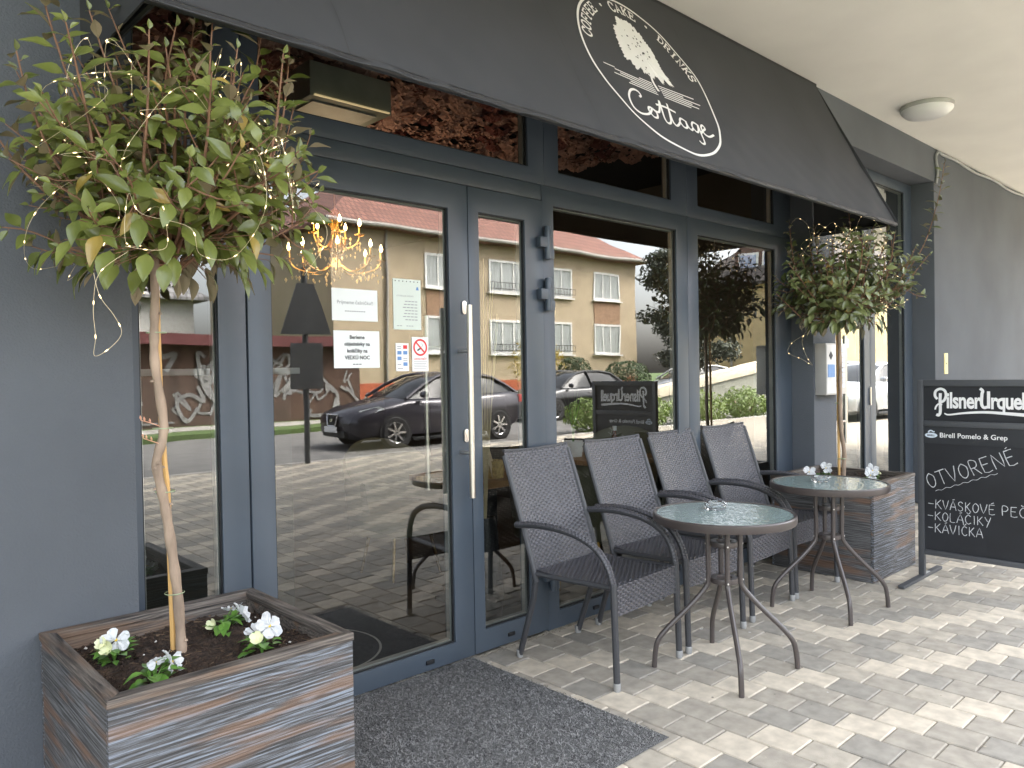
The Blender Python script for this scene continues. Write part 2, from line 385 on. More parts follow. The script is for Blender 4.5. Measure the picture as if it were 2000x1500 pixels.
# ------------------------------------------------------------------ the cafe building
B = thing('cafe_building', 'dark grey rendered building with glazed anthracite cafe front under a cream soffit', 'building', (4.0, 0.3, 0.0))
FY = -0.17          # front plane of the render
CZ = 3.42           # soffit height
obj('rendered_wall', MB().box(-4, 0.79, FY, 0.32, 0, CZ), M['render'], B, bevel=0.004)
obj('rendered_wall', MB().box(8.0, 15, FY, 0.32, 0, CZ), M['render'], B, bevel=0.004)
obj('pier', MB().box(5.48, 5.85, FY, 0.32, 0, 3.1), M['render'], B, bevel=0.004)
obj('lintel', MB().box(0.79, 8.0, FY, 0.32, 3.1, CZ), M['render'], B)
obj('soffit', MB().box(-6, 15, -2.75, 0.6, CZ+0.002, 3.62), M['soffit'], B)
obj('upper_shade_mass', MB().box(-6, 15, -2.7, 7.5, 3.625, 11.0), M['render'], B)  # unseen volume over the soffit, added to shade the cafe front
# -- interior shell
M['floor_in'] = pm('brown interior floor', (0.10, 0.08, 0.06), 0.45, var=0.2, vs=3, stretch=(1, 8, 1))
M['wall_in'] = pm('brown interior wall', (0.10, 0.085, 0.07), 0.8, var=0.15, vs=2)
M['dark_in'] = pm('black interior ceiling', (0.012, 0.012, 0.014), 0.8)
obj('interior_floor', MB().box(0.3, 8.2, 0.075, 6.0, -0.2, 0.0), M['floor_in'], B)
obj('interior_wall', MB().box(0.2, 8.2, 5.6, 5.8, 0.0, 3.1), M['wall_in'], B)
obj('interior_wall', MB().box(0.1, 0.28, 0.33, 5.6, 0.0, 3.1), M['wall_in'], B)
obj('interior_wall', MB().box(5.56, 5.76, 0.33, 5.6, 0.0, 3.1), M['wall_in'], B)
obj('interior_wall', MB().box(8.2, 8.4, 0.33, 5.6, 0.0, 3.1), pm('pale hallway wall', (0.45, 0.46, 0.40), 0.8), B)
obj('interior_ceiling', MB().box(0.1, 8.4, 0.33, 5.8, 2.96, 3.09), M['dark_in'], B)
# blossom-covered ceiling over the front of the room
def blossom():
    vs, fs = [], []
    for ring, (rr, zz, n) in enumerate(((0.10, 0.0, 7), (0.068, -0.025, 6), (0.036, -0.04, 5))):
        for k in range(n):
            a = 2*PI*k/n + ring*0.5; w = 2*PI/n*0.62; o_ = len(vs)
            for (r_, t, z_) in ((rr*0.25, 0, zz-0.012), (rr*0.8, -w, zz-0.022), (rr*1.08, 0, zz-0.004), (rr*0.8, w, zz-0.022)):
                vs.append((r_*math.cos(a+t), r_*math.sin(a+t), z_))
            fs.append((o_, o_+1, o_+2, o_+3))
    return vs, fs
M['petal'] = pm('dusty pink silk petals', (0.48, 0.24, 0.20), 0.85, var=0.3, vs=9, col2=(0.66, 0.42, 0.36))
M['petal_dark'] = pm('wine silk petals', (0.24, 0.08, 0.07), 0.85, var=0.4, vs=9)
rb = random.Random(7); bv, bf = blossom(); mb = MB()
for i in range(36):
    for j in range(20):
        x = 0.42 + i*0.125 + (j % 2)*0.06 + rb.uniform(-0.025, 0.025); y = 0.36 + j*0.12 + rb.uniform(-0.025, 0.025)
        if x > 4.75 - 0.5*(y-0.3): continue
        a = rb.uniform(0, 6.28); s = rb.uniform(0.7, 1.1); ca, sa = math.cos(a)*s, math.sin(a)*s; tz = 2.93 + rb.uniform(-0.02, 0.02)
        tx, ty = rb.uniform(-0.35, 0.35), rb.uniform(-0.35, 0.35)
        mb.add([(x+p[0]*ca-p[1]*sa, y+p[0]*sa+p[1]*ca, tz+p[2]*s+p[0]*tx+p[1]*ty) for p in bv], bf, 1 if rb.random() < 0.16 else 0)
o = obj('ceiling_blossoms', mb, [M['petal'], M['petal_dark']], B, fix=False); o['kind'] = 'stuff'

# -- aluminium shop front in the plane y = 0
def glazed(name, x0, x1, z0, z1, gx0, gx1, gz0, gz1, y0=0.0, y1=0.07, spacer=True):
    w = obj(name, MB().frame(x0, x1, z0, z1, gx0, gx1, gz0, gz1, y0, y1), M['alu'], B, bevel=0.002)
    gy = y0+0.022
    p = obj('pane', MB().add([(gx0-.004,gy,gz0-.004), (gx1+.004,gy,gz0-.004), (gx1+.004,gy,gz1+.004), (gx0-.004,gy,gz1+.004)], [(0,1,2,3)]), M['glass'], w, fix=False)
    e = 0.006
    obj('gasket', MB().frame(gx0, gx1, gz0, gz1, gx0+e, gx1-e, gz0+e, gz1-e, gy-0.012, gy-0.003), M['gasket'], w)
    if spacer: obj('spacer', MB().frame(gx0+.001, gx1-.001, gz0+.001, gz1-.001, gx0+.013, gx1-.013, gz0+.013, gz1-.013, gy+0.004, gy+0.03), M['spacer'], w)
    return w
G = 0.0025
side = glazed('sidelight_window', 0.80, 1.243-G, 0.0, 2.23-G, 0.86, 1.135, 0.09, 2.115)
door = glazed('entrance_door', 1.243+G, 2.327-G, 0.012, 2.23-G, 1.34, 2.21, 0.10, 2.11, y0=-0.006)
leaf = glazed('narrow_door_leaf', 2.327+G, 2.828-G, 0.012, 2.23-G, 2.395, 2.70, 0.118, 2.113, y0=-0.006)
win1 = glazed('shop_window', 2.828+G, 4.13, 0.0, 2.31, 2.915, 4.015, 0.094, 2.215)
win2 = glazed('shop_window', 4.132, 5.478, 0.0, 2.31, 4.25, 5.245, 0.094, 2.21)
obj('head_rail', MB().box(0.80, 2.826, 0.0, 0.07, 2.232, 2.308), M['alu'], B, bevel=0.002)
glazed('transom_window', 0.80, 1.24, 2.312, 3.098, 0.86, 1.135, 2.39, 3.04)
glazed('transom_window', 1.242, 2.85, 2.312, 3.098, 1.31, 2.735, 2.39, 3.04)
glazed('transom_window', 2.852, 4.13, 2.312, 3.098, 2.96, 3.965, 2.39, 3.04)
glazed('transom_window', 4.132, 5.478, 2.312, 3.098, 4.253, 5.238, 2.39, 3.04)
obj('sill_shadow_strip', MB().box(0.82, 5.47, 0.03, 0.06, 0.001, 0.012), M['gasket'], B)  # black strip standing in for the shadow in the sill joint
# drain caps, hinges, handles
for w, x, z in ((door, 2.06, 0.05), (leaf, 2.56, 0.055), (win1, 3.2, 0.045), (win1, 3.75, 0.045)):
    obj('drain_cap', MB().box(x-0.022, x+0.022, -0.013, 0.0, z-0.009, z+0.009), M['black'], w, bevel=0.003)
for z in (2.01, 1.745, 0.30):
    h = MB()
    h.lathe([(0.0, z-0.085), (0.017, z-0.085), (0.018, z-0.03), (0.018, z+0.03), (0.017, z+0.085), (0.0, z+0.085)], 14, (2.838, -0.030, 0))
    h.box(2.775, 2.838, -0.044, -0.012, z-0.026, z+0.026)
    h.box(2.838, 2.885, -0.034, -0.004, z-0.08, z-0.032); h.box(2.838, 2.872, -0.034, -0.004, z+0.032, z+0.08)
    obj('hinge', h, M['alu'], leaf, bevel=0.003)
hd = MB().tube([(2.262, -0.085, 0.775), (2.262, -0.085, 1.66)], 0.0135, 16)
handle = obj('pull_handle', hd, M['steel'], door, smooth=True)
st = MB()
for z in (0.98, 1.45): st.tube([(2.262, -0.085, z), (2.262, -0.004, z)], 0.009, 10)
obj('handle_stem', st, M['steel'], handle, smooth=True)
hi = MB().tube([(2.17, 0.13, 0.80), (2.17, 0.13, 1.62)], 0.0125, 12)
for z in (0.95, 1.47): hi.tube([(2.17, 0.13, z), (2.225, 0.07, z)], 0.008, 8)
obj('inner_handle', hi, M['steel'], door, smooth=True)
for z in (1.655, 1.055):
    s = [(0.014*math.cos(a)+2.293, 0.032*(1 if math.sin(a) > 0 else -1)*0.55 + 0.014*math.sin(a) + z) for a in [2*PI*k/20 for k in range(20)]]
    obj('escutcheon', MB().prism(s, -0.014, -0.0065, 'xz'), M['steel'], door, bevel=0.002)
# -- second entrance past the pier: full-height glazed door in a recess
d2 = glazed('hallway_door', 5.87, 6.98, 0.0, 3.09, 6.02, 6.86, 0.10, 3.0, y0=0.03, y1=0.1)
glazed('hallway_sidelight', 6.984, 7.985, 0.0, 3.09, 7.10, 7.80, 0.10, 3.0, y0=0.03, y1=0.1)
hb = MB().tube([(6.27, -0.055, 0.72), (6.27, -0.055, 1.60)], 0.017, 14)
for z in (0.9, 1.42): hb.tube([(6.27, -0.055, z), (6.10, -0.04, z), (6.02, 0.02, z)], 0.011, 10)
obj('pull_handle', hb, M['steel'], d2, smooth=True)
obj('lock', MB().box(6.95, 6.972, 0.015, 0.03, 1.0, 1.16), M['steel'], d2, bevel=0.003)

# ------------------------------------------------------------------ awning with its printed badge
A0, A1 = Vector((0, -0.20, 3.405)), Vector((0, -0.765, 2.30))
AE = (A1-A0); AL = AE.length; AE.normalize(); AN = Vector((0, -1, 0)); AN = Vector((1,0,0)).cross(AE); AN = AN if AN.y < 0 else -AN
AX0, AX1 = 0.66, 5.50
ra = random.Random(3)
def sag(x, s):
    t = s/AL; w = math.sin(PI*t)
    return -0.012*w + 0.006*noise.noise((x*1.7, s*1.3, 2.0)) * w + 0.011*noise.noise((x*4+s*4, s*2.2, 5.0))*min(1, t*1.6) + 0.006*math.sin((x*1.2 - s)*21 + 3*noise.noise((x*1.3, s, 0)))*max(0, t-0.55)
def onA(x, s, h=0.0): return A0 + Vector((x, 0, 0)) + AE*s + AN*(sag(x, s)+h)
AW = thing('awning', 'charcoal fabric awning with white round tree badge above the cafe windows', 'awning', (3.0, -0.2, 2.9))
M['cloth'] = pm('charcoal awning cloth', (0.040, 0.0425, 0.048), 0.82, var=0.06, vs=2.0, bump=0.12, bs=900, bd=0.0006)
nx, ns = 150, 34
vs = [onA(AX0+(AX1-AX0)*i/nx, AL*j/ns) for i in range(nx+1) for j in range(ns+1)]
vs += [onA(AX0+(AX1-AX0)*i/nx, AL*j/ns, -0.003) for i in range(nx+1) for j in range(ns+1)]
K = (nx+1)*(ns+1)
fs = [(i*(ns+1)+j, (i+1)*(ns+1)+j, (i+1)*(ns+1)+j+1, i*(ns+1)+j+1) for i in range(nx) for j in range(ns)]
fs += [(K+i*(ns+1)+j+1, K+(i+1)*(ns+1)+j+1, K+(i+1)*(ns+1)+j, K+i*(ns+1)+j) for i in range(nx) for j in range(ns)]
fs += [(i*(ns+1)+ns, (i+1)*(ns+1)+ns, K+(i+1)*(ns+1)+ns, K+i*(ns+1)+ns) for i in range(nx)]
cloth = obj('cloth', MB().add(vs, fs), M['cloth'], AW, smooth=True, fix=True, angle=60)
for x in (AX0+0.004, AX1-0.004):
    obj('side_panel', MB().prism([(A0.y, A0.z), (A1.y+0.004, A1.z+0.02), (A1.y+0.004, A1.z), (FY-0.004, A1.z), (FY-0.004, A0.z)], x-0.003, x+0.003, 'yz'), M['cloth'], AW)
obj('front_bar', MB().tube([(AX0, A1.y+0.018, A1.z+0.008), (AX1, A1.y+0.018, A1.z+0.008)], 0.014, 10), M['black'], AW, smooth=True)
obj('wall_bar', MB().box(AX0, AX1, -0.205, FY-0.002, 3.385, 3.412), M['black'], AW)
for x in (AX0+0.03, AX1-0.03):
    obj('support_arm', MB().tube([(x, A1.y+0.02, A1.z+0.012), (x, FY, A1.z+0.03)], 0.011, 8), M['black'], AW, smooth=True)
for x in (1.245, 2.44, 3.62, 4.80):
    mb = MB(); ribbon(mb, [(x + 0.01*math.sin(s), s) for s in [AL*k/30 for k in range(31)]], 0.0035, lambda u, v, h: onA(u, v, h), h0=0.0012, dh=0)
    obj('seam', mb, pm('dark seam thread', (0.04, 0.04, 0.042), 0.9), AW, fix=False)
hm = MB(); ribbon(hm, [(AX0+(AX1-AX0)*k/120, AL-0.028) for k in range(121)], 0.003, lambda u, v, h: onA(u, v, h), h0=0.001, dh=0)
obj('hem_stitching', hm, pm('stitching', (0.035, 0.035, 0.037), 0.9), AW, fix=False)
LC, LS, LR = 3.105, 0.685, 0.485
def onL(u, v, h): return onA(LC+u, LS-v, h)       # badge coordinates: v up the slope
mb = MB(); ribbon(mb, [(LR*math.cos(2*PI*k/120), LR*math.sin(2*PI*k/120)) for k in range(120)], 0.0135, onL, h0=0.0022, dh=0, closed=True)
badge = obj('badge_ring', mb, M['white'], AW, fix=False)
# slab-serif letters round the ring, drawn as strokes
SL = {'C': [[(.92,.75),(.75,.95),(.5,1),(.2,.85),(.06,.5),(.2,.15),(.5,0),(.75,.05),(.94,.28)], [(.93,.98),(.93,.66)]],
 'O': [[(.5,1),(.2,.86),(.06,.5),(.2,.14),(.5,0),(.8,.14),(.94,.5),(.8,.86),(.5,1)]],
 'F': [[(.22,0),(.22,1)], [(.02,.97),(.9,.97),(.9,.72)], [(.22,.52),(.66,.52)], [(.66,.66),(.66,.38)], [(.02,.03),(.45,.03)]],
 'E': [[(.22,0),(.22,1)], [(.02,.97),(.88,.97),(.88,.74)], [(.22,.52),(.64,.52)], [(.64,.66),(.64,.38)], [(.02,.03),(.92,.03),(.92,.28)]],
 'A': [[(.12,.03),(.5,1),(.88,.03)], [(.26,.36),(.74,.36)], [(-.02,.03),(.28,.03)], [(.72,.03),(1.02,.03)]],
 'K': [[(.2,0),(.2,1)], [(.85,.97),(.22,.42)], [(.44,.6),(.86,.03)], [(.02,.97),(.4,.97)], [(.02,.03),(.4,.03)], [(.66,.97),(1,.97)], [(.7,.03),(1.02,.03)]],
 'D': [[(.22,0),(.22,1)], [(.02,.97),(.5,.97),(.84,.8),(.94,.5),(.84,.2),(.5,.03),(.02,.03)]],
 'R': [[(.2,0),(.2,1)], [(.02,.97),(.6,.97),(.84,.87),(.86,.66),(.6,.5),(.2,.5)], [(.55,.5),(.84,.03)], [(.02,.03),(.4,.03)], [(.72,.03),(1.02,.03)]],
 'I': [[(.5,0),(.5,1)], [(.26,.97),(.74,.97)], [(.26,.03),(.74,.03)]],
 'N': [[(.18,0),(.18,1),(.84,0),(.84,1)], [(.0,.97),(.2,.97)], [(.0,.03),(.38,.03)], [(.66,.97),(1.02,.97)]],
 'S': [[(.84,.74),(.7,.94),(.45,1),(.2,.9),(.14,.7),(.3,.55),(.68,.45),(.86,.28),(.78,.08),(.5,0),(.25,.05),(.1,.26)], [(.86,.98),(.86,.7)], [(.09,.02),(.09,.3)]],
 '.': [[(.4,.42),(.6,.42),(.6,.58),(.4,.58),(.4,.42)]]}
txt = 'COFFEE . CAKE . DRINKS'; RT = 0.402; hgt, wid = 0.060, 0.046
n = len(txt); a0, a1 = math.radians(163), math.radians(15)
for k, ch in enumerate(txt):
    if ch == ' ': continue
    mb = MB(); a = a0+(a1-a0)*k/(n-1); er = Vector((math.cos(a), math.sin(a))); et = Vector((math.sin(a), -math.cos(a)))
    for si, stroke in enumerate(SL[ch]):
        pts = smoothpath(stroke, 3) if len(stroke) > 5 and ch in 'COSDR' else [Vector(p) for p in stroke]
        p2 = []
        for q in pts:
            w = er*(RT+q.y*hgt) + et*((q.x-0.5)*wid); p2.append((w.x, w.y))
        ribbon(mb, p2, 0.0105 if si == 0 else 0.0085, onL, h0=0.002+0.0003*si, dh=0.0002)
    obj('badge_letter', mb, M['white'], AW, fix=False)
# oak-like tree silhouette with ragged edge
rt = random.Random(11); out = []
prof = [(-0.02,.40),(.06,.395),(.12,.345),(.15,.28),(.185,.21),(.20,.13),(.225,.06),(.245,-.01),(.20,-.015),(.165,.02),(.13,-.03),(.09,.02),(.05,-.01),(.01,.02),
        (-.04,.0),(-.07,.03),(-.12,.0),(-.16,.05),(-.20,.045),(-.195,.12),(-.18,.18),(-.165,.25),(-.14,.31),(-.10,.33),(-.08,.385)]
sp = smoothpath(prof, 8, closed=True)
for k, q in enumerate(sp):
    c = Vector((0.02, .18)); d = (Vector(q[:2])-c)
    out.append(c + d*(1+rt.uniform(-0.075, 0.06)*(1 if k % 2 else -0.6)))
mb = MB(); c = (0.02, .18); vs = [onL(c[0]*0.8-0.02, c[1]*0.9, 0.0024)] + [onL(q[0]*0.8-0.02, q[1]*0.9, 0.0024) for q in out]
mb.add(vs, [(0, k+1, (k+1) % len(out)+1) for k in range(len(out))])
obj('badge_tree_crown', mb, M['white'], AW, fix=False)
gp = MB()
for k in range(34):
    a, r = rt.uniform(0, 2*PI), rt.uniform(0.02, 0.125); u, v = 0.0+r*math.cos(a)*1.0, 0.17+r*math.sin(a)*1.2; q = rt.uniform(0.003, 0.009); b = rt.uniform(0, 3)
    gp.add([onL(u+q*math.cos(b+t)*(1 if t % 2 else 0.5), v+q*math.sin(b+t), 0.0032+0.00005*k) for t in (0, 1.4, 3.1, 4.6)], [(0,1,2,3)])
obj('badge_tree_gaps', gp, M['cloth'], AW, fix=False)
mb = MB()
ribbon(mb, smoothpath([(-0.005,.10),(0.0,.02),(-0.012,-.04),(-0.005,-.10)], 6), 0.022, onL, h0=0.0030, dh=0, wf=lambda t: 0.7+0.5*abs(t-0.4))
ribbon(mb, smoothpath([(0.0,-.01),(0.04,.03),(0.07,.06)], 5), 0.010, onL, h0=0.0034, dh=0)
ribbon(mb, smoothpath([(-0.005,-.01),(-0.045,.02),(-0.08,.05)], 5), 0.010, onL, h0=0.0036, dh=0)
obj('badge_tree_trunk', mb, M['white'], AW, fix=False)
mb = MB()
for k, (u0, u1, v) in enumerate(((-.40,.32,-.055),(-.33,.22,-.070),(-.30,.36,-.085),(-.35,.28,-.100),(-.24,.33,-.115),(-.26,.25,-.130))):
    for (s0, s1) in ((u0, -0.03), (0.02, u1)): ribbon(mb, [(s0, v), (s1, v)], 0.0065, onL, h0=0.0024, dh=0)
obj('badge_ground_lines', mb, M['white'], AW, fix=False)
CO = [[(1.12,1.62),(1.3,1.8),(1.22,2.08),(.9,2.12),(.5,1.8),(.2,1.15),(.25,.4),(.62,.02),(1.1,.1),(1.45,.42),(1.72,.9),(1.5,.88),(1.38,.5),(1.55,.08),(1.85,.15),(1.97,.6),(1.72,.92),(2.05,.72),(2.3,.95),(2.62,1.95)],
      [(2.62,1.95),(2.5,.9),(2.48,.3),(2.62,.03),(2.88,.2),(3.05,.9),(3.22,1.95)], [(3.22,1.95),(3.1,.9),(3.08,.3),(3.22,.03),(3.45,.2),(3.7,.55)],
      [(2.2,1.42),(2.9,1.47),(3.72,1.40)],
      [(4.22,.84),(3.92,.95),(3.68,.55),(3.8,.08),(4.08,.2),(4.25,.88)], [(4.25,.88),(4.2,.3),(4.36,.04),(4.62,.35)],
      [(5.14,.84),(4.84,.95),(4.6,.5),(4.75,.08),(5.0,.22),(5.18,.88)], [(5.18,.88),(5.16,.1),(5.08,-.75),(4.8,-1.0),(4.58,-.82)], [(5.12,.05),(5.4,.38),(5.72,.7),(5.62,.97),(5.4,.72),(5.44,.2),(5.78,.0),(6.3,.34)]]
mb = MB()
for k, stt in enumerate(CO):
    pts = smoothpath(stt, 7); p2 = [((q[0]-3.2)*0.107+(q[1])*0.008-0.015, q[1]*0.074-0.322) for q in pts]
    ribbon(mb, p2, 0.0128, onL, h0=0.0022+0.0004*k, dh=0.0004)
obj('badge_script', mb, M['white'], AW, fix=False)

# ------------------------------------------------------------------ ceiling lamp, cable, wall plates
cl = thing('ceiling_lamp', 'round white dome lamp on the cream soffit', 'lamp', (6.67, -0.56, CZ))
obj('base', MB().lathe([(0.0,0.0),(0.195,0.0),(0.195,-0.03),(0.0,-0.03)], 32), M['plastic'], cl, local=True, bevel=0.003)
obj('dome', MB().lathe([(0.19,-0.031),(0.185,-0.045),(0.155,-0.075),(0.10,-0.093),(0.0,-0.10)], 32), pm('opal dome', (0.78,0.78,0.77), 0.35, var=0.01), cl, local=True, smooth=True)
pts = [(8.02, FY-0.012, 3.08), (8.06, FY-0.016, 3.20), (8.02, FY-0.014, 3.33), (8.10, FY-0.014, 3.395)] + [(8.2+k*0.35, FY-0.014, 3.385+0.012*math.sin(k*1.7)) for k in range(18)]
tag(obj('wall_cable', MB().tube(smoothpath(pts, 5), 0.013, 8), pm('grey cable', (0.30, 0.31, 0.31), 0.6), smooth=True), 'grey cable run along the corner of right wall and soffit', 'cable')
yp = thing('wall_plate', 'small pale yellow plate on the right grey wall', 'plate', (8.285, FY, 1.355))
obj('plate', MB().box(8.235, 8.335, FY-0.006, FY-0.0005, 1.255, 1.46), pm('pale yellow plastic', (0.72,0.62,0.30), 0.5), yp, bevel=0.002)
obj('mark', MB().box(8.278, 8.292, FY-0.0085, FY-0.0065, 1.35, 1.366), M['ink'], yp)
ic = thing('intercom_box', 'grey steel entry phone box with name strips on the pier', 'intercom', (5.6, FY, 1.33))
box_m = pm('grey painted steel', (0.46, 0.45, 0.43), 0.4, metal=0.2, var=0.05)
obj('housing', MB().box(5.495, 5.84, FY-0.085, FY-0.0005, 1.14, 1.52), box_m, ic, bevel=0.004)
obj('face_plate', MB().box(5.50, 5.65, FY-0.089, FY-0.0855, 1.15, 1.51), pm('light face plate', (0.62,0.62,0.61), 0.4), ic, bevel=0.001)
obj('camera_window', MB().prism([(5.565+0.03*math.cos(a), 1.43+0.03*math.sin(a)) for a in [PI/2*k for k in range(4)]], FY-0.0925, FY-0.0895, 'xz'), M['ink'], ic)
obj('speaker_panel', MB().box(5.515, 5.625, FY-0.0925, FY-0.0895, 1.27, 1.365), M['blue'], ic)
for k in range(8):
    z = 1.19 + k*0.038
    nt_ = obj('name_strip', MB().box(5.68, 5.80, FY-0.0905, FY-0.0855, z, z+0.03), pm('pale blue name strip', (0.50,0.57,0.70), 0.4), ic, bevel=0.001)
    obj('button', MB().lathe([(0,0),(0.008,0),(0.008,-0.006),(0,-0.006)], 10, (5.666, FY-0.0855, z+0.015), axis='y'), M['plastic'], ic)
# ------------------------------------------------------------------ notices on the door glass
GYF = 0.0145
def onD(u, v, h): return (u, GYF-0.0005-h, v)
def paper(name, label, cat, x0, x1, z0, z1, mat, tilt=0.0):
    t = thing(name, label, cat, ((x0+x1)/2, GYF, z0))
    obj('sheet', MB().box(x0, x1, GYF-0.0006, GYF, z0, z1), mat, t)
    return t
def bars(mb, u0, u1, v, h, n):
    for k in range(n):
        a = u0+(u1-u0)*k/n; b = a+(u1-u0)/n*0.8
        mb.add([onD(a, v, 0.001), onD(b, v, 0.001), onD(b, v+h, 0.001), onD(a, v+h, 0.001)], [(0,1,2,3)])
p1 = paper('paper_notice', 'upper white landscape notice with two lines of grey text on the door glass', 'notice', 1.612, 1.832, 1.575, 1.708, M['paper'])
mb = MB(); textmesh('Prijmeme čašníčku!!', 0.021, onD, mb, 'CENTER', u0=1.722, v0=1.645); obj('lettering', mb, M['greyink'], p1, fix=False); mb = MB(); bars(mb, 1.672, 1.772, 1.613, 0.004, 9)
obj('small_print', mb, M['greyink'], p1, fix=False)
p2 = paper('paper_notice', 'lower white notice with four bold centred lines on the door glass', 'notice', 1.617, 1.838, 1.378, 1.534, M['paper'])
mb = MB()
for k, s in enumerate(('Berieme', 'objednávky na', 'koláčiky na', 'VEĽKÚ NOC')): textmesh(s, 0.0215, onD, mb, 'CENTER', u0=1.7275, v0=1.500-k*0.0285, bold=0.0006); obj('lettering', mb, M['ink'], p2, fix=False); mb = MB()
bars(mb, 1.705, 1.75, 1.392, 0.0035, 3)
obj('small_print', mb, M['ink'], p2, fix=False)
p3 = paper('opening_hours_sheet', 'tall pale green sheet of opening hours in a punched sleeve on the door glass', 'notice', 1.913, 2.062, 1.545, 1.768, pm('pale green paper', (0.60,0.66,0.60), 0.6, var=0.02))
mb = MB(); textmesh('OTVÁRACIE HODINY', 0.0095, onD, mb, 'LEFT', u0=1.93, v0=1.69)
for k in range(7): bars(mb, 1.975-0.006*(k % 3), 2.045, 1.668-k*0.0135, 0.004, 4)
bars(mb, 1.93, 1.96, 1.56, 0.003, 2); bars(mb, 1.98, 2.02, 1.56, 0.003, 3)
obj('lettering', mb, M['greyink'], p3, fix=False)
hol = MB()
for k in range(7): hol.add([onD(1.925+k*0.02+0.003*math.cos(a), 1.758+0.003*math.sin(a), 0.001) for a in [2*PI*q/8 for q in range(8)]], [tuple(range(8))])
obj('punch_hole', hol, M['ink'], p3, fix=False)
obj('blue_logo', MB().add([onD(2.035+a, 1.722+b, 0.001) for a, b in ((0,0),(0.016,0),(0.012,0.014),(0.004,0.014))], [(0,1,2,3)]), M['blue'], p3, fix=False)
s1 = paper('sticker', 'white payment card sticker with small blue and red squares', 'sticker', 1.922, 1.99, 1.362, 1.485, M['white'])
for k, (u, v, mm) in enumerate(((1.960,1.46,'red'),(1.960,1.435,'blue'),(1.929,1.435,'blue'),(1.960,1.385,'blue'),(1.929,1.41,'blue'))):
    obj('card_mark', MB().add([onD(u+a, v+b, 0.001) for a, b in ((0,0),(0.022,0),(0.022,0.016),(0,0.016))], [(0,1,2,3)]), M[mm], s1, fix=False)
mb = MB()
for u, v, w in ((1.929,1.468,0.02),(1.929,1.46,0.02),(1.960,1.415,0.022),(1.960,1.407,0.022),(1.929,1.39,0.02),(1.929,1.372,0.03)): mb.add([onD(u+a, v+b, 0.001) for a, b in ((0,0),(w,0),(w,0.0035),(0,0.0035))], [(0,1,2,3)])
obj('lettering', mb, M['greyink'], s1, fix=False)
s2 = paper('no_smoking_sticker', 'white no smoking sticker with red crossed circle on the door glass', 'sticker', 2.008, 2.098, 1.36, 1.513, M['white'])
mb = MB(); cx, cz = 2.053, 1.467
ribbon(mb, [(cx+0.034*math.cos(2*PI*k/40), cz+0.034*math.sin(2*PI*k/40)) for k in range(40)], 0.0085, onD, h0=0.0012, dh=0, closed=True)
ribbon(mb, [(cx-0.024, cz+0.024), (cx+0.024, cz-0.024)], 0.0075, onD, h0=0.0016, dh=0)
obj('ban_ring', mb, M['red'], s2, fix=False)
mb = MB(); ribbon(mb, [(cx-0.016, cz-0.014), (cx+0.004, cz-0.002)], 0.007, onD, h0=0.001, dh=0); ribbon(mb, smoothpath([(cx+0.008, cz+0.002),(cx+0.012,cz+0.010),(cx+0.008,cz+0.018)], 4), 0.002, onD, h0=0.001, dh=0)
obj('cigarette', mb, M['ink'], s2, fix=False)
mb = MB(); textmesh('ZÁKAZ FAJČIŤ', 0.0105, onD, mb, 'CENTER', u0=cx, v0=1.412, bold=0.0002)
obj('headline', mb, M['red'], s2, fix=False)
mb = MB()
for k in range(5): mb.add([onD(2.016+a, 1.402-k*0.0075+b, 0.001) for a, b in ((0.002*(k % 2),0),(0.074-0.004*(k % 3),0),(0.074-0.004*(k % 3),0.002),(0.002*(k % 2),0.002))], [(0,1,2,3)])
obj('small_print', mb, M['greyink'], s2, fix=False)
# ------------------------------------------------------------------ entrance mat
M['mat'] = pm('charcoal coir mat', (0.035, 0.036, 0.038), 0.95, var=0.75, vs=300, col2=(0.25, 0.25, 0.245), bump=1.0, bs=300, bd=0.006, detail=2)
mt = MB(); rm = random.Random(5)
nxm, nym = 40, 30
vs = []; fs = []
x0, x1, y0, y1 = 1.28, 2.308, -1.125, -0.004
for i in range(nxm+1):
    for j in range(nym+1):
        e = min(i, nxm-i, j, nym-j)
        vs.append((x0+(x1-x0)*i/nxm, y0+(y1-y0)*j/nym, 0.004 if e == 0 else 0.0135+0.0012*noise.noise((i*0.4, j*0.4, 1))))
fs = [(i*(nym+1)+j, (i+1)*(nym+1)+j, (i+1)*(nym+1)+j+1, i*(nym+1)+j+1) for i in range(nxm) for j in range(nym)]
fb = MB()
for k in range(15000):
    x, y = rm.uniform(x0+0.01, x1-0.01), rm.uniform(y0+0.01, y1-0.01); a = rm.uniform(0, PI); l = rm.uniform(0.003, 0.008); w = 0.0008
    dx, dy = math.cos(a), math.sin(a); z = 0.0155; t = rm.uniform(0.0005, 0.004)
    fb.add([(x-dx*l-dy*w, y-dy*l+dx*w, z), (x-dx*l+dy*w, y-dy*l-dx*w, z), (x+dx*l+dy*w, y+dy*l-dx*w, z+t), (x+dx*l-dy*w, y+dy*l+dx*w, z+t)], [(0,1,2,3)], 0 if rm.random() < 0.55 else 1)
em = thing('entrance_mat', 'speckled charcoal entrance mat on the pavement before the glass door', 'mat', (1.8, -0.56, 0))
obj('mat', MB().add(vs, fs), M['mat'], em, smooth=True, angle=60)
o = obj('pile_fibres', fb, [pm('pale mat fibre', (0.36, 0.36, 0.35), 0.9), pm('dark mat fibre', (0.02, 0.02, 0.022), 0.9)], em, fix=False); o['kind'] = 'stuff'

